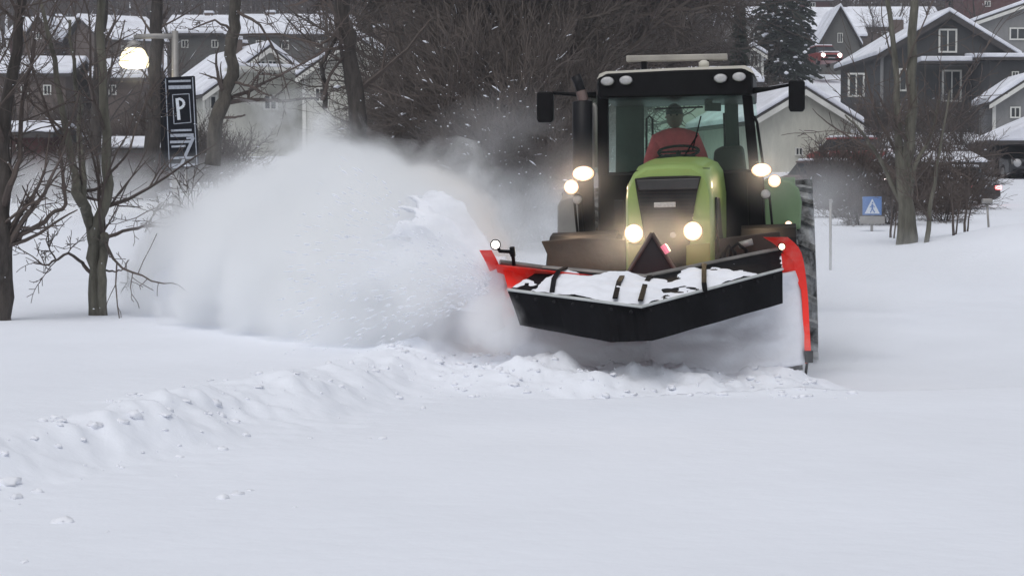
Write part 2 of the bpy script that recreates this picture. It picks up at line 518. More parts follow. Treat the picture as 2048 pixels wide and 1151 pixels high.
# left hillside
for px, Y, s in [(30, 100, .8), (95, 112, .9), (215, 104, .8), (345, 125, .9), (560, 132, .8), (660, 130, 1.0), (735, 110, 1.0), (150, 175, 1.0), (300, 180, 1.1), (460, 178, 1.0), (640, 180, 1.0), (30, 180, 1.1)]:
    placepx('e', px, Y, s)
for px, Y, s in [(15, 54, .7), (75, 60, .8), (135, 56, .6), (225, 60, .8), (270, 56, .6), (420, 66, .8), (455, 72, .9), (100, 66, .9), (280, 70, 1.0)]:
    placepx('s', px, Y, s)
for px, Y, s in [(25, 92, .6), (140, 90, .6), (310, 100, .7), (165, 74, .5), (240, 84, .5), (375, 72, .6), (790, 72, .8), (110, 124, .9), (240, 130, .9), (835, 70, .9)]:
    placepx('t', px, Y, s)
# right side
for px, Y, s in [(1265, 125, 1), (1320, 130, 1), (1385, 128, 1), (1425, 135, .9), (1350, 160, 1), (1290, 165, 1.1), (1785, 145, .8), (1845, 150, .9), (1740, 165, .8), (1950, 160, 1), (1420, 175, 1), (1230, 150, 1.2)]:
    placepx('e', px, Y, s)
for px, Y, s in [(1260, 118, 1.3), (1330, 122, 1.3), (1400, 120, 1.2), (1450, 126, 1.1), (1750, 92, .7), (1860, 95, .6), (1920, 98, .6), (1290, 140, 1.3), (1360, 145, 1.3), (1230, 105, 1.4)]:
    placepx('t', px, Y, s)
for px, Y, s in [(1690, 45, .45), (1725, 43, .4), (1780, 43, .45), (1880, 44, .45), (1912, 47, .4), (1700, 58, .8), (1900, 68, .9), (1945, 70, .8), (1655, 50, .7), (1700, 51, .8), (1745, 50, .7), (1845, 49, .7), (1885, 50, .75), (1925, 50, .6), (1530, 118, .9), (1560, 128, .8), (1500, 112, 1)]:
    placepx('s', px, Y, s)
for px, Y, s, lb in [(1555, 140, 1.35, "tall dark spruce left of the lamp post by the uphill road"), (1590, 155, 1.1, "dark spruce just behind the tall one by the uphill road"), (842, 100, 1.1, "dark spruce right of the pale gabled house"),
                     (775, 112, 1.2, "broad dark spruce rising behind the pale gabled house"), (1915, 190, 1, "dark spruce above the roof of the grey gabled house"), (1440, 165, .9, "dark spruce above the left of the tractor beacon")]:
    placepx('c', px, Y, s, label=lb)

PROTO['j'] = conifer("thuja_tree", 6.2, .62, 33, "thuja", "tree", None, snow=False)
placepx('j', 1477, 101, 1.0, rz=0, label="narrow dark thuja rising just behind the right end of the cab roof")
def wood():
    rg = random.Random(9); mb = MB()
    for i in range(2600):
        Y = rg.uniform(215, 330); X = rg.uniform(-.42, .42) * Y
        z = tz(X, Y); h = rg.uniform(7, 13)
        mb.tube([(X, Y, z - .5), (X + rg.gauss(0, .3), Y, z + h * .6), (X + rg.gauss(0, .6), Y, z + h)], [.16, .1, .03], 3, False)
        for k in range(22):
            zz = z + h * rg.uniform(.2, .95); t = rg.uniform(0, 6.28); L = rg.uniform(.6, 2.4)
            e = (X + math.cos(t) * L, Y + math.sin(t) * L, zz + L * rg.uniform(.2, .9))
            mb.tube([(X, Y, zz), e], [.07, .03], 3, False)
    tag(obj("woodland", mb, M_TWIGD, fix=False), "bare brown woodland covering the top of the hill", "woodland", kind="stuff")
wood()

name_regions()

# hand-laid foreground and middle trees: limb paths given in photograph pixels at the tree's own distance
def path_tree(name, Y, limbs, label, seed, m1, twigs, group=None, mx=3, P=None, base=None):
    rg = random.Random(seed); segs = []; ref = at(base[0], base[1], Y)
    for pts, r0, r1 in limbs:
        q = []
        for i, (px, py) in enumerate(pts):
            p = at(px, py, Y + (0 if i == 0 else rg.gauss(0, .25 if r0 < .08 else .05))) - ref
            q.append(p)
        # refine
        w = [q[0]]
        for i in range(len(q) - 1):
            for t in (.33, .66, 1):
                j = q[i].lerp(q[i + 1], t)
                if t < 1: j += Vector((rg.gauss(0, r0 * .12 + .006), rg.gauss(0, r0 * .12 + .006), rg.gauss(0, .01)))
                w.append(j)
        n = len(w) - 1
        rad = [r0 + (r1 - r0) * i / n for i in range(n + 1)]
        if r0 > .07:
            rad = [x * rg.uniform(.93, 1.08) for x in rad]
        segs.append((0 if r0 > .045 else 1, w, rad))
        nt = twigs if r0 < .09 else twigs
        for k in range(nt):
            t = rg.uniform(.25, 1); f = t * n; i = min(n - 1, int(f)); pp = w[i].lerp(w[i + 1], f - i)
            if (pp.z + ref.z) < at(base[0], base[1] - 110, Y).z: continue
            ax = (w[i + 1] - w[i]).normalized(); o = ax.orthogonal().normalized(); o.rotate(Matrix.Rotation(rg.uniform(0, 6.28), 3, ax))
            a = rg.uniform(.4, 1.1); grow(segs, pp, ax * math.cos(a) + o * math.sin(a), max(.008, rad[i] * .42), rg.uniform(.5, 1.3) * (1 if r0 > .03 else .4), 2, mx + 1, rg, P or dict(PD, nb=[3, 3, 3, 3, 2], rmin=.004))
    a, b = MB(), MB()
    for lvl, pts, rad in segs:
        if lvl == 0: a.tube(pts, rad, 12)
        else: b.tube(pts, rad, SIDES[min(lvl + 1, 4)] if lvl > 1 else 6, False)
    root = empty(name, ref, label, "tree", group)
    obj("trunk", a, m1, root, smooth=True, fix=False)
    obj("crown", b, M_TWIG, root, fix=False)
    return root
M_STEM = M_BARKG
path_tree("young_tree", 22, [
    ([(192, 640), (191, 560), (190, 490), (196, 455), (212, 400), (213, 300), (206, 180), (200, 60), (205, -40)], .082, .036),
    ([(207, 640), (205, 560), (207, 490), (209, 470)], .05, .045),
    ([(190, 490), (178, 440), (160, 400), (150, 350), (128, 240), (110, 120), (80, 0)], .07, .02),
    ([(182, 450), (166, 400), (165, 340), (158, 240), (150, 160), (140, 40)], .05, .015),
    ([(208, 478), (245, 462), (290, 450), (330, 455), (360, 465), (385, 440), (400, 432)], .022, .006),
    ([(290, 450), (303, 435), (312, 420), (318, 410)], .01, .005),
    ([(360, 465), (380, 468), (392, 452), (398, 440)], .01, .005),
    ([(380, 440), (378, 420), (376, 408)], .008, .004),
    ([(182, 545), (165, 525), (137, 506), (110, 520), (90, 530), (66, 525)], .022, .006),
    ([(112, 520), (100, 500), (92, 480), (95, 462)], .01, .004),
    ([(212, 540), (232, 544), (250, 535), (256, 520)], .012, .005),
    ([(168, 385), (200, 375), (215, 350), (260, 300), (300, 180)], .02, .008),
    ([(140, 300), (100, 240), (60, 120), (40, 20)], .02, .008),
], "slim two-stemmed bare tree with low curling branches, left of the plume", 4, M_BARKG, 4, base=(200, 640))
path_tree("young_tree", 21, [
    ([(4, 665), (6, 560), (8, 480), (5, 400), (8, 250), (35, 100), (50, -40)], .112, .045),
    ([(-12, 660), (-10, 560), (-6, 450), (-20, 300)], .08, .04),
    ([(22, 487), (60, 460), (100, 430), (132, 408), (120, 300), (160, 180)], .03, .012),
    ([(10, 460), (30, 440), (60, 400), (90, 340), (100, 260)], .02, .008),
    ([(8, 420), (20, 370), (40, 320), (45, 200), (70, 80)], .04, .015),
    ([(8, 300), (-20, 200), (-10, 60)], .04, .015),
], "thick-trunked bare tree cut by the left edge of the photo", 6, M_BARK, 5, base=(0, 660))
big = dict(PD, nb=[3, 3, 2, 2, 2], rmin=.007, len=(.5, .8))
path_tree("street_tree", 38, [
    ([(722, 330), (716, 240), (706, 160), (694, 90), (684, 30), (676, -60)], .17, .14),
    ([(694, 95), (650, 100), (600, 130), (560, 150), (520, 150)], .03, .012),
    ([(690, 60), (640, 90), (560, 68), (470, 70)], .03, .012),
    ([(650, 215), (648, 160), (642, 130), (665, 90), (690, 40)], .05, .03), ([(645, 200), (660, 150), (690, 110)], .04, .02),
], "tall dark street tree leaning over the top of the snow plume", 8, M_BARK, 4, P=big, base=(722, 330))
path_tree("street_tree", 40, [
    ([(425, 330), (432, 240), (450, 200), (466, 150), (462, 90), (468, 40), (474, -60)], .15, .11),
    ([(440, 235), (470, 235), (490, 230)], .03, .02), ([(468, 165), (500, 172), (535, 190), (560, 200)], .03, .012),
    ([(462, 60), (430, 40), (380, 60)], .03, .012), ([(470, 20), (520, 50), (555, 110), (580, 200)], .035, .012),
], "crooked grey-barked street tree beside the parking sign", 9, M_BARKS, 4, P=big, base=(425, 330))
path_tree("street_tree", 58, [
    ([(300, 400), (304, 300), (310, 200), (312, 100), (312, 40), (318, -60)], .20, .16),
    ([(290, 400), (296, 300), (300, 240), (304, 190)], .13, .10),
    ([(312, 80), (280, 30), (250, -40)], .04, .02), ([(312, 60), (350, 40), (400, 10)], .03, .015),
], "dark straight street tree directly behind the lit lamp", 10, M_BARK, 4, P=big, base=(300, 400))
path_tree("street_tree", 44, [
    ([(188, 400), (190, 300), (195, 200), (200, 100), (205, 0), (210, -60)], .13, .12),
    ([(195, 200), (230, 120), (250, 40)], .03, .015), ([(200, 120), (160, 60), (140, 0)], .03, .015),
], "dark street tree between the leftmost houses and the lit lamp", 13, M_BARK, 4, P=big, base=(188, 400))
path_tree("street_tree", 37, [
    ([(1817, 530), (1816, 450), (1812, 380), (1815, 320), (1822, 240), (1825, 120), (1830, -40)], .155, .07),
    ([(1800, 530), (1805, 440), (1800, 340), (1796, 240), (1790, 120), (1770, -20)], .10, .04),
    ([(1812, 400), (1830, 330), (1862, 270), (1880, 200)], .05, .02),
    ([(1808, 420), (1775, 350), (1750, 300), (1720, 260), (1690, 230)], .05, .015),
    ([(1810, 360), (1790, 300), (1750, 220), (1730, 140)], .04, .015),
], "thick bare tree in front of the dark grey house on the right", 14, M_BARKG, 5, P=big, base=(1817, 530))
path_tree("young_tree", 36.5, [
    ([(1851, 525), (1857, 460), (1862, 400), (1880, 300), (1900, 180)], .055, .015),
    ([(1858, 440), (1835, 400), (1830, 340)], .02, .01),
], "thin bare tree just right of the thick tree trunk", 15, M_BARKG, 6, P=big, base=(1851, 525))
for i, (px, py, tx, lb) in enumerate([(1907, 510, 1902, "pair of thin saplings left of the lamp-topped post"), (1930, 505, 1938, "thin lone sapling nearest the right-hand marker post"), (1782, 524, 1786, "thin sapling between the crossing sign and the thick tree")]):
    path_tree("sapling", 37 + i, [([(px, py + 12), (px - 1, py - 60), (tx, py - 130)], .035, .01), ([(px + 5, py + 10), (px + 6, py - 50), (px + 14, py - 110)], .025, .008)], lb, 30 + i, M_BARKG, 6, base=(px, py + 12))

# ------------------------------------------------------------------ houses
def wallmat(n, c): return mat(n, c, .8, var=.12, scale=1.5, bump=.15, bscale=3, stretch=(3, 3, 1))
W_PALE = wallmat("pale_boards", (.47, .47, .43)); W_CREAM = wallmat("cream_boards", (.50, .50, .44)); W_GREY = wallmat("charcoal_boards", (.047, .048, .050))
W_RED = wallmat("dark_red_boards", (.085, .035, .035)); W_BROWN = wallmat("brown_boards", (.115, .09, .08)); W_DARK = wallmat("dark_boards", (.10, .10, .095)); W_MID = wallmat("grey_boards", (.2, .2, .2))
M_ROOF = mat("dark_roof", (.05, .045, .045), .8, var=.3, scale=3)

def house(label, apex, eave_py, halfw, Y, depth, wmat, yaw=0, ridge='y', wins=(), chim=(), name="house", snow=True, group=None, over=.35, cat="house", snowt=.22, half_len=None):
    """apex: pixel of the front apex; halfw: half width in pixels of the gable"""
    k = Y / FPX
    A = at(apex[0], apex[1], Y); E = at(apex[0], eave_py, Y)
    hw = halfw * k; rh = A.z - E.z
    base = tz(A.x, Y) - .4
    eh = E.z - base
    root = empty(name, (A.x, Y, base), label, cat, group, math.radians(yaw))
    w = MB(); r = MB(); s = MB()
    if ridge == 'y':
        pr = [(-hw, 0, 0), (hw, 0, 0), (hw, 0, eh), (0, 0, eh + rh), (-hw, 0, eh)]
        w.prism(pr, (0, depth, 0))
        sl = math.hypot(hw, rh); o = over / sl
        for sg in (-1, 1):
            ex, ez = sg * hw * (1 + o), eh - rh * o
            a = [(0, -over, eh + rh + .03), (ex, -over, ez + .03), (ex, -over, ez + .17), (0, -over, eh + rh + .19)]
            r.prism(a, (0, depth + 2 * over, 0))
            b = [(0, -over - .04, eh + rh + .2), (ex * 1.01, -over - .04, ez + .18), (ex * 1.01, -over - .04, ez + .18 + snowt), (0, -over - .04, eh + rh + .22 + snowt)]
            s.prism(b, (0, depth + 2 * over + .08, 0))
        rhfun = lambda x: eh + rh * (1 - abs(x) / hw)
    else:
        # ridge along x: depth is the gable width; front wall is the eave side
        hl = hw; hd = depth / 2
        pr = [(-hl, 0, 0), (-hl, depth, 0), (-hl, depth, eh), (-hl, hd, eh + rh), (-hl, 0, eh)]
        w.prism(pr, (2 * hl, 0, 0))
        o = over / math.hypot(hd, rh)
        for sg in (0, 1):
            y0 = hd; y1 = (-hd * o) if sg == 0 else depth + hd * o
            z1 = eh - rh * o
            a = [(-hl - over, y0, eh + rh + .03), (-hl - over, y1, z1 + .03), (-hl - over, y1, z1 + .17), (-hl - over, y0, eh + rh + .19)]
            r.prism(a, (2 * hl + 2 * over, 0, 0))
            b = [(-hl - over - .04, y0, eh + rh + .2), (-hl - over - .04, y1, z1 + .18), (-hl - over - .04, y1, z1 + .18 + snowt), (-hl - over - .04, y0, eh + rh + .22 + snowt)]
            s.prism(b, (2 * hl + 2 * over + .08, 0, 0))
        rhfun = lambda x: eh + rh * .6
    obj("wall", w, wmat, root); rf = obj("roof", r, M_ROOF, root)
    if snow: obj("roof_snow", s, M_SNOWR, rf, bevel=.06)
    if ridge == 'y' and Y < 140:
        for sg in (-1, 1):
            o_b = over / math.hypot(hw, rh); ex, ez = sg * hw * (1 + o_b), eh - rh * o_b
            g_ = MB(); g_.prism([(0, -over - .03, eh + rh - .14), (ex, -over - .03, ez - .14), (ex, -over - .03, ez + .08), (0, -over - .03, eh + rh + .08)], (0, .03, 0)); obj("bargeboard", g_, M_TRIM if wmat.name not in ("charcoal_boards",) else M_ROOF, rf)
            obj("corner_board", MB().box((sg * hw * .99, -.03, eh / 2), (.16, .06, eh - .05)), M_TRIM if wmat.name not in ("charcoal_boards",) else W_MID, root)
    for (px, py, ww, hh) in wins:
        # window centre in pixels projected on the rotated front plane
        Mx = Matrix.Translation((A.x, Y, base)) @ Matrix.Rotation(math.radians(yaw), 4, 'Z')
        Mi = Mx.inverted()
        o_ = Mi @ CAMP; d_ = Mi.to_3x3() @ ray(px, py)
        t = -o_.y / d_.y; c = o_ + d_ * t
        wm, hm = ww * k / max(.5, math.cos(math.radians(yaw))), hh * k
        f = MB(); tk = min(.09, wm * .15)
        for (cx, cz, sx, sz) in [(0, hm / 2, wm + tk, tk), (0, -hm / 2, wm + tk, tk), (-wm / 2, 0, tk, hm - tk), (wm / 2, 0, tk, hm - tk), (0, 0, tk * .7, hm - tk)]:
            f.box((c.x + cx, -.05, c.z + cz), (sx, .09, sz))
        fo = obj("window", f, M_TRIM, root)
        obj("pane", MB().box((c.x, -.02, c.z), (wm - tk, .02, hm - tk)), M_GLASSW, fo)
    for (cx, cyy) in chim:
        zc = rhfun(cx)
        c = obj("chimney", MB().box((cx, cyy, zc + .3), (.6, .6, 1.6)), W_BROWN, rf, bevel=.02)
        obj("snow_cap", MB().box((cx, cyy, zc + 1.19), (.66, .66, .16)), M_SNOWR, c, bevel=.04)
    return root, eh, rh, hw

hA = house("pale house with a steep snowy roof behind the crooked tree and parking sign", (535, 100), 192, 125, 92, 9, W_PALE, yaw=24, wins=[(521, 137, 16, 30), (544, 137, 16, 30), (420, 205, 22, 26), (540, 205, 24, 28)], chim=[(-.6, 3.2), (.5, 6)])
# veranda of that house
vr = MB(); vr.box((.3, -.9, 1.9 + 2.3), (4.6, 1.8, .14)); obj("porch_roof", vr, M_TRIM, hA[0])
vs_ = MB().box((.3, -.9, 4.2 + .15), (4.5, 1.7, .15)); obj("porch_snow", vs_, M_SNOWR, hA[0], bevel=.04)
house("pale gabled house right behind the leaning dark tree", (712, 80), 152, 106, 86, 9, W_PALE, yaw=-6, wins=[(738, 174, 28, 22), (640, 190, 18, 26), (775, 205, 18, 26)], chim=[(.4, 4)])
house("long dark red house under a snowy roof, upper left", (120, 34), 79, 100, 150, 9, W_RED, ridge='x', wins=[(60, 96, 16, 18), (110, 96, 16, 18), (160, 96, 16, 18)], chim=[(-1, 4.5)], name="row_house")
house("dark gable wing standing against the long dark red house", (180, 42), 76, 26, 147, 5, W_BROWN, wins=[(180, 70, 10, 14)])
house("small dark gabled house near the top left corner", (78, 36), 80, 30, 144, 5, W_BROWN, wins=[(78, 72, 9, 12)])
house("brown house with a steep snowy roof left of the lit lamp", (268, 32), 84, 62, 140, 9, W_BROWN, yaw=30, ridge='x', wins=[(250, 100, 12, 14)])
house("low brown house with snowy roof behind the lamp arm", (400, 30), 70, 66, 146, 9, W_DARK, ridge='x', wins=[(370, 88, 12, 14), (430, 88, 12, 14)], chim=[(0, 4.5)])
house("wide dark house with a long snowy roof between two street trees", (585, 28), 72, 125, 140, 9, W_DARK, ridge='x', wins=[(520, 90, 14, 16), (570, 90, 14, 16), (640, 90, 14, 16)], chim=[(-2, 4.5), (1.6, 4.5)])
house("dark red shed with thin snow at the left edge", (25, 258), 275, 62, 58, 3.5, W_RED, ridge='x', cat="shed", name="shed", wins=[(40, 296, 12, 12)], snowt=.1)
house("dark red shed below the lit lamp", (252, 290), 306, 48, 62, 3.5, W_RED, ridge='x', cat="shed", name="shed", wins=[(240, 325, 12, 12)], snowt=.12)
house("brown house half hidden by twigs left of the lamp", (235, 120), 160, 46, 108, 7, W_BROWN, ridge='x', wins=[(225, 180, 14, 18)], name="house")
house("brown house behind twigs at the left edge", (60, 118), 152, 70, 106, 7, W_BROWN, ridge='x', wins=[(50, 180, 14, 18), (95, 180, 14, 18)], name="house")
# right
house("cream house with a snowy roof directly behind the tractor", (1605, 184), 246, 108, 78, 9, W_CREAM, yaw=14, wins=[(1597, 303, 14, 14), (1662, 304, 26, 22)], chim=())
house("wide cream house seen through the tractor's cab", (1390, 140), 172, 118, 84, 8, W_CREAM, ridge='x', wins=[(1440, 300, 16, 18)])
house("dark grey gabled house with white-framed windows on the right", (1896, 32), 112, 134, 108, 10, W_GREY, yaw=3, wins=[(1895, 82, 34, 44), (1903, 172, 36, 60), (1812, 160, 28, 42), (1988, 158, 16, 34), (1712, 170, 30, 44)], chim=[(-1.5, 5)])
hs = MB()
g = empty("snowy_porch_roof", at(1915, 122, 107) , "narrow snow-covered canopy along the front of the dark grey house", "canopy")
obj("canopy_board", MB().box((0, 0, -.12), (4.0, 1.2, .12)), M_ROOF, g); obj("snow_layer", MB().box((0, 0, .08), (4.05, 1.25, .26)), M_SNOWR, g, bevel=.05)
house("large grey building with a white roof edge in the top right corner", (2085, 0), 46, 130, 135, 10, W_MID, wins=[(2035, 68, 30, 22)], name="house")
house("dark wing with a flat snowy eave beside the grey gabled house", (2060, 112), 122, 80, 104, 8, W_GREY, ridge='x', wins=[(2030, 150, 12, 12)])
house("dark red building glimpsed at the top right corner", (1990, -40), -18, 62, 185, 8, W_RED, ridge='x', wins=[(1975, 8, 10, 10)])
house("white-roofed house with a dark triangular gable beside the uphill road", (1680, 18), 88, 40, 160, 7, W_DARK, wins=[(1680, 76, 9, 18)])
house("house with a broad snowy roof behind the dark triangular gable", (1655, 14), 74, 70, 168, 9, W_MID, ridge='x', wins=[(1610, 85, 12, 12)])
house("small grey house with snowy roof left of the tall spruce", (1492, 16), 40, 36, 150, 7, W_MID, ridge='x', wins=[(1508, 66, 14, 22)])
house("low white-framed garage below the tall spruce", (1505, 98), 110, 20, 132, 4, W_MID, wins=[(1508, 122, 16, 22)], cat="garage", name="garage")
house("snowy-roofed house behind the bare trees upper right", (1800, 14), 56, 80, 172, 8, W_BROWN, ridge='x', wins=[(1770, 70, 12, 12), (1820, 70, 12, 12)])
house("red house peeking over the snowy roofs at the top", (1625, -8), 4, 34, 205, 6, W_RED, ridge='x', wins=[(1625, 10, 10, 8)])
house("low dark outbuilding along the street behind the thick tree", (1885, 318), 334, 62, 66, 4, W_DARK, ridge='x', cat="outbuilding", name="outbuilding", wins=[(1860, 360, 14, 14)], snowt=.1)
house("small porch building with a sloping snowy roof below the grey house", (2050, 166), 206, 62, 98, 3, W_MID, wins=[(2030, 225, 18, 20)], snowt=.3, cat="porch", name="porch")
# carport
cp = empty("carport", at(2030, 350, 72), "open carport with a snowy roof at the right edge", "carport")
k = 72 / FPX
obj("roof", MB().box((.2, 2, 66 * k), (2.2, 4, .16)), M_ROOF, cp)
sm = MB(); sm.prism([(-.95, -.05, 68 * k), (1.35, -.05, 68 * k), (1.35, -.05, 128 * k), (.6, -.05, 110 * k), (-.4, -.05, 84 * k)], (0, 4.1, 0)); obj("roof_snow", sm, M_SNOWR, cp, bevel=.08)
for x in (-.62, .9): obj("post", MB().box((x, .1, 31 * k), (.14, .14, 64 * k)), M_BLACK, cp)
obj("rear_wall", MB().box((.2, 3.9, 31 * k), (2.0, .1, 64 * k)), W_DARK, cp)

# ------------------------------------------------------------------ cars
def car(label, loc, yaw, paint, lit=None, tail=None, snow=True, scale=1.0):
    r = empty("car", loc, label, "car", None, math.radians(yaw)); r.scale = (scale,) * 3
    b = MB()
    low = [(-2.1, .35), (-2.15, .62), (-2.0, .82), (-1.0, .92), (1.7, .95), (2.1, .85), (2.15, .4), (1.9, .28), (-1.9, .28)]
    rings = []
    for x, s_ in ((-.88, .93), (-.82, 1), (.82, 1), (.88, .93)):
        rings.append([Vector((x, y * s_, .28 + (z - .28) * (1 if s_ == 1 else .93))) for y, z in low])
    b.loft(rings); bo = obj("body", b, paint, r, smooth=False, bevel=.05)
    c = MB(); c.loft([[Vector((x * .80, y, .9)) for x, y in ((-1, -1.0), (1, -1.0), (1, 1.7), (-1, 1.7))], [Vector((x * .62, y, 1.42)) for x, y in ((-1, -.35), (1, -.35), (1, 1.3), (-1, 1.3))]])
    obj("cabin_glass", c, M_GLASSW, r, bevel=.04)
    rt = MB().box((0, .48, 1.45), (1.28, 1.75, .07)); ro = obj("roof", rt, paint, r, bevel=.03)
    if snow: obj("roof_snow", MB().box((0, .48, 1.53), (1.2, 1.6, .1)), M_SNOWR, ro, bevel=.05); obj("bonnet_snow", MB().box((0, -1.45, .93), (1.4, .8, .09)), M_SNOWR, bo, bevel=.04)
    for x in (-.78, .78):
        for y in (-1.35, 1.35):
            w = obj("wheel", MB().lathe([(-.1, .2), (-.1, .3), (-.07, .33), (.07, .33), (.1, .3), (.1, .2)], (x, y, .33), n=20), M_BLACK, r, smooth=True)
            obj("rim", MB().lathe([(-.105, .03), (-.105, .19), (.105, .19), (.105, .03)], (x, y, .33), n=16), M_GREY, w)
    for x in (-.62, .62):
        obj("headlight", MB().lathe([(-.05, .13), (.02, .15), (.06, .12)], (x, -2.13, .66), 'y', 16), lit or M_LENS, r, smooth=True)
        obj("tail_light", MB().box((x * 1.1, 2.14, .72), (.3, .06, .14)), tail or mat("dull_red_lens", (.2, .01, .01), .3), r, bevel=.02)
    obj("bumper", MB().box((0, -2.16, .36), (1.6, .1, .16)), M_BLACK, r, bevel=.03); obj("grille", MB().box((0, -2.15, .62), (.9, .06, .16)), M_BLACK, r, bevel=.02)
    obj("number_plate", MB().box((0, -2.17, .45), (.5, .03, .12)), M_LENS, r)
    return r
P_DARK = mat("dark_car_paint", (.03, .03, .033), .3, var=.2); P_RED = mat("faded_red_car_paint", (.25, .05, .05), .35, var=.2); P_BR = mat("brown_car_paint", (.12, .085, .08), .4, var=.2)
M_CARL = emis("lit_car_lamp", (1, .86, .82), 9)
p = at(1646, 133, 150); car("red car with headlights on driving down the snowy hill road", p, 8, P_RED, lit=M_CARL)
p = at(1690, 380, 57); car("brownish car with one headlight showing, passing behind the crossing sign", (p.x - .35, 57, tz(p.x, 57)), 40, P_BR, lit=M_CARL, scale=.72)
p = at(1722, 340, 76); car("far car with two small headlights above the crossing sign", (p.x, 76, tz(p.x, 76)), 45, P_RED, lit=M_CARL, scale=.9)
p = at(1885, 398, 54); car("dark car with glowing red tail lights beyond the thick tree", (p.x, 54, tz(p.x, 54) - .1), 215, P_DARK, tail=M_REDL, scale=.7)
p = at(2034, 350, 73); car("dark car parked under the carport", (p.x + .2, 74.2, p.z - .25), 5, P_DARK, snow=False)

# ------------------------------------------------------------------ lamp, signs, posts
LY = 50.0; k = LY / FPX
b = at(352, 400, LY); lz = tz(b.x, LY)
lamp = empty("street_lamp", (b.x, LY, lz), "lit street lamp hanging from an arm above the dark parking sign", "street lamp")
topz = at(352, 62, LY).z - lz; armz = at(352, 73, LY).z - lz; hx = at(268, 70, LY).x - b.x
obj("pole", MB().tube([(0, 0, -.3), (0, 0, topz * .5), (0, 0, topz)], [.10, .09, .08], 12), M_GREY, lamp, smooth=True)
obj("arm", MB().tube([(0, 0, armz), (hx * .5, 0, armz + .01), (hx, 0, armz - .02)], .065, 10), M_GREY, lamp, smooth=True)
hz = at(268, 118, LY).z - lz
sh = obj("lamp_housing", MB().lathe([(.46, .05), (.40, .16), (.27, .19), (.25, .12)], (hx, 0, hz), 'z', 20), M_GREY, lamp, smooth=True)
obj("lamp_globe", MB().lathe([(.26, .19), (.2, .26), (.05, .335), (-.12, .36), (-.2, .33), (-.23, .2)], (hx, 0, hz), 'z', 24), M_GLOBE, lamp, smooth=True)
pl = bpy.data.lights.new("lamp_light", 'POINT'); pl.energy = 25; pl.color = (1, .85, .5); pl.shadow_soft_size = .2
plo = bpy.data.objects.new("lamp_light", pl); COL.objects.link(plo); plo.parent = lamp; plo.location = (hx, 0, hz - .5)

SY = 48.0; k = SY / FPX
c0 = at(361, 392, SY); sz0 = tz(c0.x, SY)
sg = empty("parking_sign", (c0.x, SY, sz0), "tall dark parking totem with a white P, framed square and pale bars", "sign")
M_NAVY = mat("navy_panel", (.002, .003, .007), .5, spec=.12, var=.2, scale=3); M_SIGNW = mat("sign_white", (.62, .66, .72), .5, var=.12, scale=20); M_SIGNG = mat("sign_grey_lines", (.33, .36, .42), .5, var=.3, scale=25)
def SP(px, py): 
    q = at(px, py, SY); return (q.x - c0.x, q.z - sz0)
def quad(mb, pts, y0, th):
    mb.prism([(x, y0, z) for x, z in pts], (0, th, 0))
cor = [SP(332, 342), SP(397, 337), SP(388, 152), SP(323, 156)]
q = MB(); quad(q, cor, -.06, .22); bd = obj("panel", q, M_NAVY, sg, bevel=.01)
q = MB(); quad(q, [SP(322, 338), SP(333, 341), SP(329, 158), SP(321, 162)], -.02, .5); obj("side_panel", q, M_BLACK, sg)
# border
q = MB()
def bar(mb, x0, y0, x1, y1, w, dy=-.075):
    a = Vector(SP(x0, y0)); b_ = Vector(SP(x1, y1)); d = (b_ - a).normalized(); n_ = Vector((-d.y, d.x)) * (w * k / 2)
    quad(mb, [a - n_, b_ - n_, b_ + n_, a + n_], dy, .014)
for e in [(332, 158, 340, 336), (386, 155, 395, 333)]: bar(q, *e, 1.6)
obj("panel_edge", q, M_SIGNG, sg)
for y, x0, x1, w in [(163, 338, 382, 4), (175, 338, 383, 7), (261, 343, 384, 4), (271, 342, 388, 6), (284, 341, 386, 5), (293, 344, 372, 4), (316, 343, 391, 4.5), (331, 344, 391, 7)]:
    q = MB(); bar(q, x0, y + .4, x1, y - .8, w); obj("text_line", q, M_SIGNG, sg)
q = MB()
bar(q, 346, 190, 379, 188, 1.5); bar(q, 349, 248, 383, 245, 1.5); bar(q, 346, 190, 349, 248, 1.5); bar(q, 379, 188, 383, 245, 1.5); obj("symbol_frame", q, M_SIGNG, sg)
q = MB(); bar(q, 355, 197, 359, 240, 6, -.08)
pp = []
for i in range(9):
    t = -math.pi / 2 + math.pi * i / 8
    pp.append((358 + 11 * math.cos(t), 207.5 + 9.5 * math.sin(t)))
for i in range(8): bar(q, *pp[i], *pp[i + 1], 5, -.0755 - .0004 * (i % 2))
obj("letter_p", q, M_SIGNW, sg)
q = MB(); bar(q, 388, 275, 362, 333, 6, -.082); bar(q, 374, 277, 389, 275, 4, -.0835); bar(q, 346, 333, 366, 331, 8, -.085); obj("letter_z", q, M_SIGNG, sg)
for px in (352, 372):
    a = SP(px, 345); obj("post", MB().tube([(a[0], .05, -.3), (a[0], .05, a[1] + .2)], .05, 10), M_GREY, sg, smooth=True)

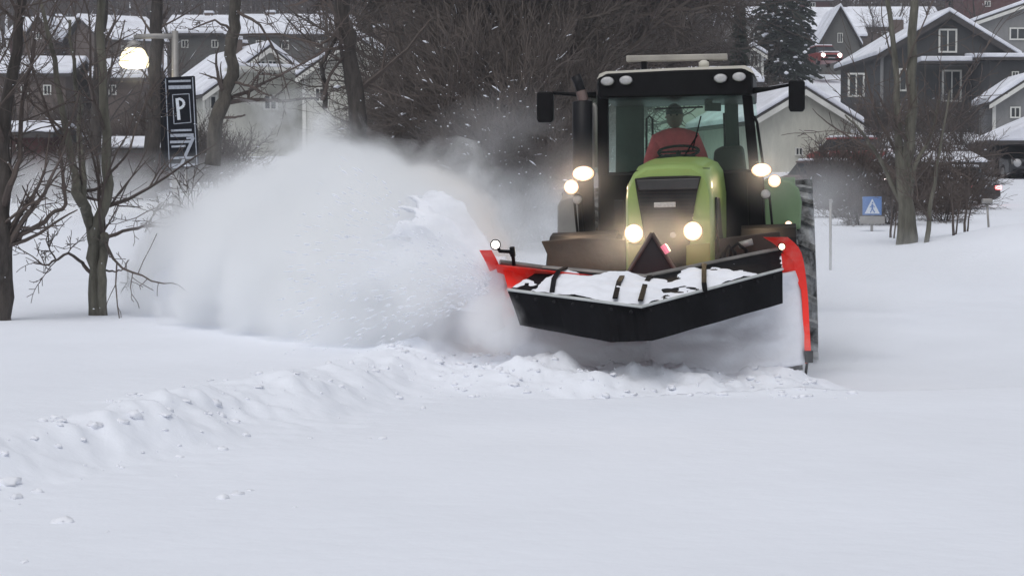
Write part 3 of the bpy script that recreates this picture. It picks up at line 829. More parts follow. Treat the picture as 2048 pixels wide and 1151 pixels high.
# crossing sign
CY = 41.0; k = CY / FPX; c0 = at(1744, 525, CY); z0 = tz(c0.x, CY)
cs = empty("crossing_sign", (c0.x, CY, z0), "blue square pedestrian crossing sign with white triangle on a thin pole", "sign")
SY = CY; sz0 = z0
M_BLUE = mat("sign_blue", (.07, .17, .42), .4, var=.1); 
obj("pole", MB().tube([(0, .05, -.3), (0, .05, at(1744, 396, CY).z - z0)], .03, 10), M_GREY, cs, smooth=True)
q = MB(); quad(q, [SP(1725, 430), SP(1763, 430), SP(1763, 393), SP(1725, 393)], -.02, .03); pn = obj("sign_panel", q, M_BLUE, cs, bevel=.004)
q = MB(); quad(q, [SP(1729, 427), SP(1759, 427), SP(1744, 397)], -.028, .006); obj("white_triangle", q, M_SIGNW, pn)
q = MB()
bar(q, 1744, 408, 1744, 417, 3.6, -.034); bar(q, 1744, 417, 1740, 425, 2.2, -.0345); bar(q, 1744, 417, 1749, 425, 2.2, -.035); bar(q, 1744, 410, 1739, 415, 1.6, -.0355); bar(q, 1744, 410, 1749, 414, 1.6, -.036); bar(q, 1743, 405, 1746, 405, 3, -.0365)
obj("walking_figure", q, M_BLUE, pn)
q = MB().box((0, 0, at(1744, 440, CY).z - z0), (.5, .03, .16)); obj("sub_plate", q, M_GREY, cs, bevel=.004)
# bare pole and marker post
for nm, lb, px, py, top, Y, hd in [("marker_pole", "thin plain marker pole standing between wheel and crossing sign", 1661, 545, 405, 33, False), ("lamp_post", "short lamp-topped post on the snow bank at far right", 1980, 483, 402, 40, True)]:
    c = at(px, py, Y); z = tz(c.x, Y); r = empty(nm, (c.x, Y, z), lb, "post")
    tp = at(px - (6 if hd else 0), top, Y)
    obj("pole", MB().tube([(0, 0, -.3), (tp.x - c.x, 0, tp.z - z)], .022, 8), M_GREY, r, smooth=True)
    if hd: obj("lamp_head", MB().box((tp.x - c.x, 0, tp.z - z), (.2, .16, .1)), M_GREY, r, bevel=.03)
    else: obj("pole_cap", MB().lathe([(0, .03), (.04, .03), (.06, .01)], (0, 0, tp.z - z), 'z', 10), M_GREY, r)
HL = 150.0; c = at(1568, 128, HL); z = tz(c.x, HL); r = empty("street_lamp", (c.x, HL, z), "distant unlit street lamp in front of the tall spruce", "street lamp")
tp = at(1568, 50, HL).z - z
obj("pole", MB().tube([(0, 0, -.3), (0, 0, tp)], [.1, .07], 8), M_GREY, r, smooth=True)
obj("lamp_head", MB().lathe([(-.15, .1), (.0, .28), (.12, .2)], (0, 0, tp), 'z', 14), M_CREAM, r, smooth=True)

# ------------------------------------------------------------------ tractor
YAW, ROLL = math.radians(-8.1), math.radians(-2.3)
TM = Matrix.Translation((1.44, 18.0, 0.0)) @ Matrix.Rotation(YAW, 4, 'Z') @ Matrix.Rotation(ROLL, 4, 'Y')
TI = TM.inverted()
def TL(px, py, ly):
    o_ = TI @ CAMP; d_ = TI.to_3x3() @ ray(px, py)
    return o_ + d_ * ((ly - o_.y) / d_.y)
tractor = empty("tractor", (0, 0, 0), "lime green tractor with black cab and lit lamps, driving the plough", "tractor")
tractor.matrix_world = TM
T = tractor
def TP(pts, ly): return [TL(x, y, ly) for x, y in pts]

# bonnet: lofted shell
front = [(1252, 545), (1251, 470), (1251, 400), (1254, 372), (1266, 348), (1290, 334), (1335, 330), (1385, 331), (1408, 343), (1419, 362), (1424, 390), (1425, 460), (1424, 545)]
F0 = TP(front, 0.0)
cx = sum(p.x for p in F0) / len(F0)
def ring(y, sx, dz, ztop=None):
    r_ = []
    for p in F0:
        r_.append(Vector((cx + (p.x - cx) * sx, y, p.z + (dz if p.z > 1.75 else dz * .3))))
    return r_
bn = MB(); bn.loft([ring(-.02, .94, -.03), ring(.04, 1.0, 0), ring(.5, 1.06, .03), ring(1.1, 1.12, .09), ring(1.8, 1.16, .12)])
bonnet = obj("bonnet", bn, M_GREEN, T, smooth=True)
bonnet.modifiers.new("e", 'EDGE_SPLIT').split_angle = math.radians(35)
# green face frame and grille
gr = MB(); gr.prism(TP([(1269, 357), (1300, 353), (1370, 351), (1402, 352), (1394, 385), (1384, 440), (1378, 500), (1370, 540), (1300, 541), (1294, 500), (1283, 440), (1274, 390)], -.045), (0, .04, 0))
grille = obj("grille", gr, M_GRILLE, T, bevel=.008)
gb = MB()
for i in range(22):
    y = 372 + i * 7.4
    t_ = (y - 357) / 180
    gb.prism(TP([(1275 + 22 * t_, y), (1396 - 22 * t_, y - 1), (1396 - 22 * t_, y + 2), (1275 + 22 * t_, y + 3)], -.052), (0, .008, 0))
obj("grille_bars", gb, M_BLACKM, grille)
gt = MB(); gt.prism(TP([(1273, 360), (1400, 356), (1395, 378), (1278, 381)], -.062), (0, .016, 0)); obj("grille_visor", gt, mat("dark_grey_visor", (.03, .03, .03), .4, var=.2, scale=10), grille, bevel=.006)
bd_ = MB(); bd_.prism(TP([(1308, 405), (1351, 404), (1351, 414), (1308, 415)], -.07), (0, .02, 0)); obj("badge", bd_, mat("badge_silver", (.5, .48, .45), .35, metal=.5, var=.3, scale=60), grille, bevel=.003)
# lower front cheeks
M_OLIVE = mat("olive_paint", (.20, .22, .06), .45, var=.2, scale=4)
ck = MB(); ck.prism(TP([(1255, 485), (1292, 490), (1276, 545), (1257, 545)], -.06), (0, .05, 0)); obj("front_cheek", ck, M_OLIVE, T, bevel=.01)
ck = MB(); ck.prism(TP([(1372, 490), (1420, 485), (1420, 545), (1372, 545)], -.06), (0, .05, 0))
obj("front_cheek", ck, M_OLIVE, T, bevel=.01)
# bonnet side vent on the visible side
sv = MB(); 
a0 = TL(1424, 380, .25); a1 = TL(1424, 520, .25)
sv.box((a0.x + .035, .85, (a0.z + a1.z) / 2), (.02, 1.2, (a0.z - a1.z) * .8)); obj("side_vent", sv, M_GRILLE, T, bevel=.01)
def lamp_disc(name, px, py, ly, rpx, m, par=None, asp=1.0, ring_=True, depth=.09):
    c = TL(px, py, ly); r = rpx / FPX * (18 + ly)
    h = MB(); n = 28
    def rg(y, s): return [Vector((c.x + r * s * math.cos(2 * math.pi * i / n), c.y + y, c.z + r * s * asp * math.sin(2 * math.pi * i / n))) for i in range(n)]
    h.loft([rg(depth, .6), rg(depth * .5, 1.1), rg(-.012, 1.06), rg(-.016, 1.03)])
    ho = obj(name, h, M_BLACK, par or T, smooth=False)
    if m.name.startswith("lit"):
        l_ = MB(); l_.loft([rg(-.017, 1.03), rg(-.024, .90), rg(-.028, .78)]); obj("reflector_glow", l_, emis(m.name + "_edge", (1, .55, .28), 1.3), ho, smooth=True)  # dim warm emission ring puts a soft halo round the lens
        l_ = MB(); l_.loft([rg(-.029, .77), rg(-.034, .5), rg(-.037, .2)])
    else:
        l_ = MB(); l_.loft([rg(-.017, 1.03), rg(-.028, .85), rg(-.034, .45)])
    obj("lens", l_, m, ho, smooth=True)
    return c, r
HLP = []
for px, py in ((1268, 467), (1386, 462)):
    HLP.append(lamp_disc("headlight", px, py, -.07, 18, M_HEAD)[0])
lamp_disc("side_light", 1346, 470, -.075, 6, M_LENS)
WLP = []
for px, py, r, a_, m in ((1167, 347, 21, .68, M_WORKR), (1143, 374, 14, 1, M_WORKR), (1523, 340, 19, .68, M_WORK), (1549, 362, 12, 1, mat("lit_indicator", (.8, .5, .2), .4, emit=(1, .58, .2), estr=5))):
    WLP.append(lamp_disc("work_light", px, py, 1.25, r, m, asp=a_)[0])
for px, py in ((1155, 399), (1531, 388)):
    c, r_ = lamp_disc("round_mirror", px, py, 1.3, 9, M_LENS)
    for dx in (-.035, .035):
        obj("mirror_stem", MB().tube([(c.x + dx, c.y + .03, c.z), (c.x + dx + .02, c.y + .05, c.z - .36)], .012, 8), M_BLACK, T)
for px, y0, y1 in ((1172, 347, 480), (1512, 340, 460)):
    a = TL(px, y0, 1.36); b = TL(px, y1, 1.36); obj("lamp_bracket", MB().box(((a.x + b.x) / 2, 1.38, (a.z + b.z) / 2), (.16, .06, a.z - b.z)), M_BLACK, T, bevel=.02)

# cab
cabf, cabr = 1.75, 3.25
lw = MB()
lo = TP([(1196, 345), (1196, 480), (1215, 560), (1480, 560), (1520, 465), (1518, 338)], cabf)
lw.prism(lo, (0, 1.5, 0)); obj("cab_body", lw, M_BLACK, T, bevel=.03)
# engine block mass between bonnet and wheels
en = MB(); a = TL(1200, 470, 1.2); b = TL(1470, 470, 1.2); en.box(((a.x + b.x) / 2, 1.1, 1.0), (.62, 2.0, .7)); en.box(((a.x + b.x) / 2, .95, .72), (1.5, .24, .24)); obj("chassis", en, M_BLACKM, T, bevel=.03)
# roof
rf = MB()
ro = [(1197, 197), (1193, 168), (1196, 156), (1210, 147), (1350, 140), (1488, 136), (1500, 142), (1506, 152), (1505, 190)]
R0 = TP(ro, 1.55)
rc = sum((p for p in R0), Vector()) / len(R0)
def rr(y, s, dz=0): return [Vector((rc.x + (p.x - rc.x) * s, y, rc.z + (p.z - rc.z) * s + dz)) for p in R0]
rf.loft([rr(1.53, .97), rr(1.57, 1.0), rr(2.4, 1.02, .02), rr(3.3, 1.0, 0), rr(3.42, .9, 0)])
roof = obj("cab_roof", rf, M_BLACK, T)
roof.modifiers.new("b", 'BEVEL').width = .012
tp_ = MB()
tl = [(1194, 158), (1199, 148), (1212, 143), (1350, 136), (1490, 131), (1503, 138), (1509, 148), (1503, 145), (1489, 138), (1350, 143), (1213, 150), (1201, 154)]
T0 = TP(tl, 1.54)
tp_.loft([T0, [Vector((p.x, 3.35, p.z + .03)) for p in T0]]); obj("roof_lid", tp_, M_CREAM, roof)
# closing top
P_ = [TL(1212, 146, 1.6), TL(1490, 134, 1.6)]
obj("roof_top_panel", MB().loft([[Vector((P_[0].x, 1.56, P_[0].z)), Vector((P_[1].x, 1.56, P_[1].z)), Vector((P_[1].x, 3.3, P_[1].z + .04)), Vector((P_[0].x, 3.3, P_[0].z + .04))], [Vector((P_[0].x, 1.56, P_[0].z + .012)), Vector((P_[1].x, 1.56, P_[1].z + .012)), Vector((P_[1].x, 3.3, P_[1].z + .052)), Vector((P_[0].x, 3.3, P_[0].z + .052))]]), M_CREAM, roof)
for px, py in ((1215, 163), (1252, 161), (1441, 157), (1478, 154)):
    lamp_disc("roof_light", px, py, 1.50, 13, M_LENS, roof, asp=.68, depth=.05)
# roof bar and beacon
a = TL(1253, 118, 1.9); b = TL(1455, 114, 1.9)
rb = obj("roof_bar", MB().box(((a.x + b.x) / 2, 1.9, (a.z + b.z) / 2), (b.x - a.x, .10, .06), Matrix.Rotation(-math.atan2(b.z - a.z, b.x - a.x), 3, 'Y')), mat("roof_bar_grey", (.33, .31, .28), .5, var=.2), T, bevel=.01)
for px in (1288, 1412):
    c = TL(px, 128, 1.9); obj("bar_mount", MB().tube([(c.x, 1.9, c.z - .08), (c.x, 1.9, c.z + .05)], .03, 10), M_BLACK, rb)
c = TL(1408, 135, 1.8); obj("antenna_puck", MB().lathe([(0, .05), (.05, .05), (.07, .02)], c, 'z', 16), M_CREAM, T, smooth=True)
# pillars
def pil(p0, p1, w, y, d=.09):
    a = TL(*p0, y); b = TL(*p1, y); m = MB(); hw = w / 2 / FPX * (18 + y)
    m.loft([[Vector((q.x - hw, y, q.z)), Vector((q.x + hw, y, q.z)), Vector((q.x + hw, y + d, q.z)), Vector((q.x - hw, y + d, q.z))] for q in (b, a)])
    return obj("cab_pillar", m, M_BLACK, T, bevel=.01)
pil((1205, 188), (1206, 350), 22, 1.75); pil((1493, 180), (1509, 345), 20, 1.75)
pil((1240, 190), (1238, 345), 14, 3.2, .08); pil((1466, 188), (1474, 345), 16, 3.2, .08)
# wind-screen header, rear window frame
hb = MB(); hb.prism(TP([(1215, 186), (1485, 178), (1486, 190), (1215, 197)], 1.78), (0, .06, 0)); obj("windscreen_header", hb, mat("teal_sunshade", (.03, .06, .055), .4), T)
rw = MB()
M_INT = mat("cab_interior", (.03, .04, .037), .7, var=.3, scale=4)
for poly in ([(1232, 190), (1288, 190), (1288, 345), (1232, 345)], [(1449, 186), (1476, 186), (1476, 345), (1449, 345)], [(1288, 186), (1449, 186), (1449, 199), (1288, 203)], [(1288, 328), (1449, 326), (1449, 345), (1288, 345)]):
    rw.prism(TP(poly, 3.18), (0, .05, 0))
obj("rear_window_frame", rw, M_INT, T)
def glassmat(n, c, fr):
    m = bpy.data.materials.new(n); m.use_nodes = True; nt = m.node_tree; nn = nt.nodes; nn.clear()
    o = nn.new("ShaderNodeOutputMaterial"); mx = nn.new("ShaderNodeMixShader"); tr = nn.new("ShaderNodeBsdfTransparent"); gl = nn.new("ShaderNodeBsdfGlossy")
    tr.inputs[0].default_value = (*c, 1); gl.inputs['Roughness'].default_value = .12; gl.inputs[0].default_value = (.8, .9, .88, 1); mx.inputs[0].default_value = fr
    nt.links.new(tr.outputs[0], mx.inputs[1]); nt.links.new(gl.outputs[0], mx.inputs[2]); nt.links.new(mx.outputs[0], o.inputs[0]); return m
M_GL = glassmat("tinted_glass", (.88, .97, .93), .018)
gl = MB(); gl.prism(TP([(1214, 192), (1486, 186), (1502, 345), (1215, 345)], 1.80), (0, .008, 0)); obj("windscreen", gl, M_GL, T)
gl = MB(); gl.prism(TP([(1288, 203), (1449, 199), (1449, 326), (1288, 328)], 3.20), (0, .008, 0)); obj("rear_window", gl, M_GL, T)
for s_, (pa, pb) in (("l", ((1199, 192), (1199, 345))), ("r", ((1500, 186), (1514, 345)))):
    a = TL(*pa, 2.4); b = TL(*pb, 2.4); 
    m = MB(); dx = -.03 if s_ == "l" else .03
    m.loft([[Vector((q.x + dx, 1.85, q.z)), Vector((q.x + dx + .008, 1.85, q.z)), Vector((q.x + dx + .008, 3.15, q.z)), Vector((q.x + dx, 3.15, q.z))] for q in (b, a)]); obj("side_window", m, M_GL, T)
# grab handle, monitor and post inside the cab
gh = MB(); gh.tube(TP([(1293, 335), (1293, 238), (1299, 232), (1305, 238), (1306, 335)], 2.9), .012, 8); obj("grab_handle", gh, M_BLACK, T)
gh = MB(); gh.tube(TP([(1310, 218), (1406, 214)], 2.6), .01, 8); mrod = obj("monitor_rod", gh, M_BLACK, T)
md = MB(); md.prism(TP([(1409, 198), (1425, 198), (1425, 206), (1442, 206), (1442, 222), (1409, 222)], 2.6), (0, .05, 0)); obj("monitor", md, M_INT, mrod, bevel=.006)
gh = MB(); gh.tube(TP([(1448, 226), (1450, 300)], 2.6), .012, 8); obj("inner_post", gh, M_BLACK, T)
wp = MB(); wp.tube(TP([(1352, 338), (1395, 270)], 1.77), .008, 6); wp.tube(TP([(1385, 300), (1402, 232)], 1.765), .007, 6); obj("wiper", wp, M_BLACK, T)
for hx0, hx1, yy in ((1436, 1452, 520), (1446, 1470, 505), (1458, 1492, 500)):
    obj("hydraulic_hose", MB().tube(TP([(hx0, 560), (hx0 + 3, yy), ((hx0 + hx1) / 2, yy - 14), (hx1, yy), (hx1 + 4, 560)], .12), .016, 8), M_BLACK, T, smooth=True)
for px in (1430, 1236):
    obj("engine_panel", MB().prism(TP([(px - 8, 400), (px + 10, 400), (px + 14, 470), (px - 8, 470)], 1.0), (0, .05, 0)), M_BLACKM, T, bevel=.01)
sm_ = TL(1338, 330, .0)
obj("bonnet_seam", MB().tube([Vector((cx - .36, .30, 1.955)), Vector((cx, .305, 1.975)), Vector((cx + .36, .30, 1.955))], .004, 6), M_BLACK, bonnet)
# dashboard, console, steering wheel
ds = MB(); ds.prism(TP([(1300, 345), (1306, 318), (1330, 308), (1385, 308), (1405, 320), (1410, 345)], 2.0), (0, .2, 0)); dash = obj("dashboard", ds, M_BLACK, T, bevel=.02)
cn = MB(); cn.prism(TP([(1425, 345), (1428, 300), (1445, 292), (1485, 290), (1492, 345)], 2.5), (0, .5, 0)); obj("side_console", cn, mat("brown_console", (.05, .035, .033), .7), T, bevel=.03)
sw = MB(); c = TL(1357, 303, 2.28); pts = []
for i in range(25):
    t = 2 * math.pi * i / 24; pts.append(c + Vector((.2 * math.cos(t), .13 * math.sin(t), .06 * math.sin(t))))
sw.tube(pts, .014, 8, False); sw.tube([c + Vector((-.19, 0, 0)), c, c + Vector((.19, 0, 0))], .011, 8); sw.tube([c, c + Vector((0, -.15, -.22))], .025, 8)
obj("steering_wheel", sw, M_BLACK, T, smooth=True)
st = MB(); c = TL(1350, 345, 2.85); st.box((c.x, 2.7, c.z + .02), (.5, .5, .12)); st.box((c.x, 2.99, c.z + .2), (.46, .1, .32)); obj("seat", st, M_INT, T, bevel=.04)
# exhaust
a = TL(1165, 335, 1.45); b = TL(1165, 202, 1.45)
ex = obj("exhaust_stack", MB().tube([(a.x, 1.45, a.z - .3), (a.x, 1.45, a.z), (b.x, 1.45, b.z - .01), (b.x, 1.45, b.z)], [.095, .097, .097, .08], 24), M_BLACKM, T, smooth=True)
pt = TP([(1168, 205), (1163, 185), (1157, 165), (1151, 152)], 1.45)
obj("exhaust_pipe", MB().tube(pt, [.045, .045, .045, .05], 16), M_BLACKM, ex, smooth=True)
c = TL(1166, 196, 1.40); obj("pipe_clamp", MB().tube(TP([(1167, 202), (1162, 182)], 1.45), .052, 16), mat("warm_metal", (.18, .13, .12), .4, metal=.6), ex)
obj("intake_stack", MB().tube(TP([(1190, 335), (1190, 215), (1186, 207)], 1.62), .024, 12), M_GREY, T, smooth=True)
obj("handrail", MB().tube(TP([(1508, 232), (1514, 245), (1527, 335)], 1.7), .014, 8), M_BLACK, T, smooth=True)
# mirrors
for p0, p1, box_ in (((1192, 190), (1105, 186), (1073, 183, 1106, 245)), ((1503, 182), (1578, 170), (1577, 160, 1610, 223))):
    ar = obj("mirror_arm", MB().tube(TP([p0, ((p0[0] + p1[0]) / 2, (p0[1] + p1[1]) / 2 + 1), p1], 1.6), [.032, .02, .015], 10), M_BLACK, T, smooth=True)
    x0, y0, x1, y1 = box_
    m = MB(); m.prism(TP([(x0 + 3, y1), (x0, y1 - 8), (x0, y0 + 4), (x0 + 4, y0), (x1 - 3, y0), (x1, y0 + 5), (x1, y1 - 6), (x1 - 4, y1)], 1.55), (0, .09, 0)); obj("mirror_housing", m, M_BLACK, ar, bevel=.015)
# rear fenders
def fender(x0, x1, m):
    mb = MB(); yc, zc, R = 2.75, .93, .955; rings = []
    for i in range(13):
        t = math.radians(-5 + 140 * i / 12)  # from front low to rear top
        y = yc - R * math.cos(t); z = zc + R * math.sin(t) 
        y2 = yc - (R - .03) * math.cos(t); z2 = zc + (R - .03) * math.sin(t)
        rings.append([Vector((x0, y, z)), Vector((x1, y, z)), Vector((x1, y2, z2)), Vector((x0, y2, z2))])
    mb.loft(rings); return obj("rear_fender", mb, m, T, bevel=.01)
fr0 = TL(1530, 400, 1.9).x; fr1 = TL(1602, 400, 1.9).x; fl0 = TL(1115, 430, 1.9).x; fl1 = TL(1168, 430, 1.9).x
fender(fr0, fr1 - .05, M_GREENF); fender(fl0, fl1, mat("pale_fender", (.30, .29, .28), .6, var=.15, scale=4))  # left fender is pale grey, the right one green
for pts, m in (([(1528, 458), (1601, 458), (1604, 405), (1598, 377), (1580, 361), (1550, 356), (1528, 358)], M_GREENF), ([(1115, 478), (1167, 478), (1167, 396), (1140, 393), (1122, 398), (1115, 412)], MATS["pale_fender"])):
    q = TP(pts, 1.80); mb = MB(); cq = sum(q, Vector()) / len(q)
    mb.loft([[cq + (p - cq) * .93 + Vector((0, -.03, 0)) for p in q], q, [p + Vector((0, .25, 0)) for p in q]]); obj("fender_face", mb, m, T, bevel=.012)
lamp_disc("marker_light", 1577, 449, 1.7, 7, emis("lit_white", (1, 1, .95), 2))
# wheels
def wheel(cxx, cyy, R, W, nl=22):
    rim = obj("wheel", MB().lathe([(-W * .25, .08), (-W * .3, R * .35), (-W * .42, R * .55), (-W * .36, R * .6), (W * .36, R * .6), (W * .42, R * .55), (W * .3, R * .35), (W * .25, .08)], (cxx, cyy, R), n=32), mat("wheel_rim", (.25, .25, .22), .5, var=.2), T, smooth=True)
    t = MB(); t.lathe([(-W * .38, R * .58), (-W * .5, R * .72), (-W * .48, R * .88), (-W * .4, R * .94), (0, R * .955), (W * .4, R * .94), (W * .48, R * .88), (W * .5, R * .72), (W * .38, R * .58)], (cxx, cyy, R), n=56)
    for i in range(nl):
        for sg_ in (-1, 1):
            th = 2 * math.pi * (i + (.5 if sg_ > 0 else 0)) / nl
            vs = []
            for (xx, dth) in ((.0, .0), (sg_ * W * .49, .16)):
                for rr_ in (R * .94, R * 1.0):
                    for w_ in (-.035, .035):
                        tt = th + dth + w_
                        vs.append((cxx + xx, cyy + rr_ * math.cos(tt), R + rr_ * math.sin(tt)))
            t.add(vs, [(0, 1, 3, 2), (4, 6, 7, 5), (0, 4, 5, 1), (2, 3, 7, 6), (0, 2, 6, 4), (1, 5, 7, 3)])
    obj("tyre", t, M_TYRE, rim)
wr = TL(1637, 600, 1.9).x
wheel(wr - .29, 2.75, .93, .56); wl = TL(1116, 600, 1.9).x; wheel(wl + .29, 2.75, .93, .56)
wheel(-.92, .95, .68, .46, 20); wheel(.90, .95, .68, .46, 20)
# front mudguards
def mud(xc, w, m):
    mb = MB(); rings = []
    for i in range(9):
        t = math.radians(-8 + 130 * i / 8); R = .75
        y = .95 - R * math.cos(t); z = .68 + R * math.sin(t); y2 = .95 - (R - .02) * math.cos(t); z2 = .68 + (R - .02) * math.sin(t)
        rings.append([Vector((xc - w / 2, y, z)), Vector((xc + w / 2, y, z)), Vector((xc + w / 2, y2, z2)), Vector((xc - w / 2, y2, z2))])
    mb.loft(rings); obj("mudguard", mb, m, T, bevel=.006)
M_WARMFLAP = mat("muddy_mudguard", (.06, .038, .024), .75, var=.5, scale=4, bump=.3)  # brown carries the lamps' warm light, painted into the flap
mud(-.84, .62, M_BLACK); mud(.86, .5, M_BLACK)
mf = MB(); mf.prism(TP([(1082, 482), (1160, 476), (1252, 478), (1252, 552), (1092, 552), (1095, 510)], .16), (0, .03, 0)); obj("mud_flap", mf, M_WARMFLAP, T, bevel=.01)
mf = MB(); mf.prism(TP([(1428, 478), (1560, 462), (1560, 552), (1428, 552)], .3), (0, .03, 0)); obj("mud_flap", mf, mat("dark_flap", (.03, .02, .015), .7, var=.3), T, bevel=.01)
c = TL(1490, 488, .25); obj("hose_coupling", MB().tube([(c.x - .06, .22, c.z - .01), (c.x + .07, .22, c.z + .02)], .03, 12), M_GREY, T, smooth=True)
# lamps that light
def point(nm, lp, e, col, par, size=.06):
    d = bpy.data.lights.new(nm, 'SPOT'); d.energy = e; d.color = col; d.shadow_soft_size = size; d.spot_size = math.radians(150); d.spot_blend = .8
    o = bpy.data.objects.new(nm, d); COL.objects.link(o); o.parent = par; o.location = lp; o.rotation_euler = (math.radians(90 - 12), 0, math.radians(180)); return o
for c in HLP: point("headlight_beam", (c.x, c.y - .08, c.z), 12, (1, .72, .4), T)
for c in WLP[:3]: point("work_light_beam", (c.x, c.y - .1, c.z), 6, (1, .7, .45), T)

# ------------------------------------------------------------------ driver
def skin(name, verts, edges, radii, m, parent, sub=2, root=0):
    me = bpy.data.meshes.new(name); me.from_pydata(verts, edges, []); o = bpy.data.objects.new(name, me); COL.objects.link(o)
    s = o.modifiers.new("skin", 'SKIN'); s.use_smooth_shade = True
    for i, r in enumerate(radii):
        me.skin_vertices[0].data[i].radius = (r, r) if not hasattr(r, '__len__') else r
    me.skin_vertices[0].data[root].use_root = True
    ss = o.modifiers.new("sub", 'SUBSURF'); ss.levels = sub; ss.render_levels = sub
    me.materials.append(m)
    if parent: o.parent = parent
    return o
M_JACK = mat("maroon_jacket", (.78, .10, .13), .85, var=.25, scale=6, bump=.3); M_SKIN = mat("skin", (.15, .10, .075), .6, var=.08); M_HAIR = mat("dark_cap", (.03, .03, .03), .8)
hd = TL(1349, 236, 2.68); nk = TL(1349, 258, 2.70); 
pr = empty("person", (0, 0, 0), "driver in a maroon jacket and dark cap seated at the wheel inside the cab", "person")
pr.matrix_world = TM @ Matrix.Translation((hd.x, 2.72, hd.z - .80))
# local: origin at seat/pelvis; z up; -y forward
body_v = [(0, 0, .05), (0, .02, .22), (0, .02, .42), (0, 0, .60), (0, -.01, .71),
          (-.18, 0, .575), (-.28, -.06, .34), (-.21, -.30, .24), (-.18, -.38, .25),
          (.18, 0, .575), (.28, -.06, .34), (.21, -.30, .24), (.18, -.38, .25),
          (-.11, -.08, .03), (-.14, -.42, .06), (-.14, -.46, -.32), (-.14, -.56, -.38), (.11, -.08, .03), (.14, -.42, .06), (.14, -.46, -.32), (.14, -.56, -.38)]
body_e = [(0, 1), (1, 2), (2, 3), (3, 4), (3, 5), (5, 6), (6, 7), (7, 8), (3, 9), (9, 10), (10, 11), (11, 12), (0, 13), (13, 14), (14, 15), (15, 16), (0, 17), (17, 18), (18, 19), (19, 20)]
body_r = [(.17, .13), (.16, .13), (.19, .13), (.14, .10), .065, .095, .065, .048, .034, .095, .065, .048, .034, .09, .075, .055, .05, .09, .075, .055, .05]
bodyo = skin("body", body_v, body_e, body_r, M_JACK, pr)
# head
hm = MB(); rings = []
for i in range(13):
    t = math.pi * i / 12
    z = .12 * math.cos(t); w = math.sin(t)
    rg_ = []
    for k_ in range(20):
        a = 2 * math.pi * k_ / 20; x = .086 * w * math.cos(a); y = .098 * w * math.sin(a)
        if y < 0 and z < -.02: x *= 1 - .25 * min(1, (-z - .02) / .1); y *= .96
        if abs(x) < .018 and y < -.06 and -.035 < z < .025: y -= .022
        if .015 < abs(x) < .05 and y < -.05 and 0 <= z < .03: y += .008
        rg_.append(Vector((x, y, z)))
    rings.append(rg_)
hm.loft(rings, False)
heado = obj("head", hm, M_SKIN, bodyo, smooth=True); heado.location = (0, -.02, .815)
for sx in (-1, 1):
    e = MB(); lump_mesh(e, (sx * .08, .005, 0), .022, random.Random(1)); 
    obj("ear", e, M_SKIN, heado, smooth=True)
    e = MB(); e.lathe([(-.004, .002), (-.002, .009), (.004, .009)], (sx * .03, -.088, .012), 'y', 10); obj("eye", e, M_BLACK, heado)
obj("mouth", MB().box((0, -.089, -.052), (.045, .008, .008)), mat("lips", (.2, .08, .07), .6), heado)
cp_ = MB(); rings = []
for i in range(7):
    t = math.pi * .5 * i / 6; z = .022 + .112 * math.cos(t); w = math.sin(t) * 1.07 + .001
    rings.append([Vector((.082 * w * math.cos(2 * math.pi * q_ / 20), .102 * w * math.sin(2 * math.pi * q_ / 20), z)) for q_ in range(20)])
cp_.loft(rings); obj("cap", cp_, M_HAIR, heado, smooth=True)
for sx in (-1, 1):
    hv = [(sx * .18, -.37, .25), (sx * .175, -.42, .262), (sx * .17, -.455, .265)]; he = [(0, 1), (1, 2)]; hr = [.026, (.036, .018), (.034, .014)]
    for f_ in range(4):
        ln = (.03, .036, .034, .026)[f_]
        xx = sx * (.17 - .028 + .019 * f_); i0 = len(hv)
        hv += [(xx, -.475, .268), (xx, -.475 - ln, .262), (xx, -.47 - ln, .238), (xx, -.445 - ln * .5, .228)]; he += [(2, i0), (i0, i0 + 1), (i0 + 1, i0 + 2), (i0 + 2, i0 + 3)]; hr += [.0095, .009, .0085, .008]
    i0 = len(hv); hv += [(sx * .135, -.42, .255), (sx * .128, -.45, .235), (sx * .135, -.472, .225)]; he += [(1, i0), (i0, i0 + 1), (i0 + 1, i0 + 2)]; hr += [.011, .010, .009]
    skin("hand", hv, he, hr, M_SKIN, bodyo, 1)

# ------------------------------------------------------------------ plough
plow = empty("snow_plow", at(1290, 760, 16.6), "wide black-hooded V-shaped snow plough with red blade ends on the tractor's front", "snow plough")
PO = plow.location.copy()
def W(px, py, Y): return at(px, py, Y) - PO
def lerp_prof(A, B, t): return [a.lerp(b, t) for a, b in zip(A, B)]
def refine(pr, n=4):
    out = []
    for i in range(len(pr) - 1):
        p0 = pr[max(i - 1, 0)]; p1 = pr[i]; p2 = pr[i + 1]; p3 = pr[min(i + 2, len(pr) - 1)]
        for j in range(n):
            t = j / n
            out.append(.5 * ((2 * p1) + (p2 - p0) * t + (2 * p0 - 5 * p1 + 4 * p2 - p3) * t * t + (3 * p1 - p0 - 3 * p2 + p3) * t ** 3))
    out.append(pr[-1]); return out
prLE = refine([W(966, 500, 16.55), W(984, 535, 16.9), W(1004, 590, 16.98), W(1012, 630, 16.95), W(1016, 650, 16.93)])
prL = refine([W(990, 528, 16.75), W(996, 550, 16.9), W(1004, 600, 17.0), W(1022, 690, 16.85), W(1030, 780, 16.6)])
prC = refine([W(1290, 562, 16.8), W(1290, 590, 16.95), W(1290, 640, 17.0), W(1290, 700, 16.8), W(1290, 790, 16.4)])
prRE = refine([W(1570, 474, 17.3), W(1597, 505, 17.5), W(1609, 580, 17.6), W(1613, 650, 17.5), W(1616, 700, 17.4)])
prR = refine([W(1566, 506, 17.4), W(1592, 530, 17.52), W(1611, 590, 17.6), W(1615, 670, 17.45), W(1616, 725, 17.35)])
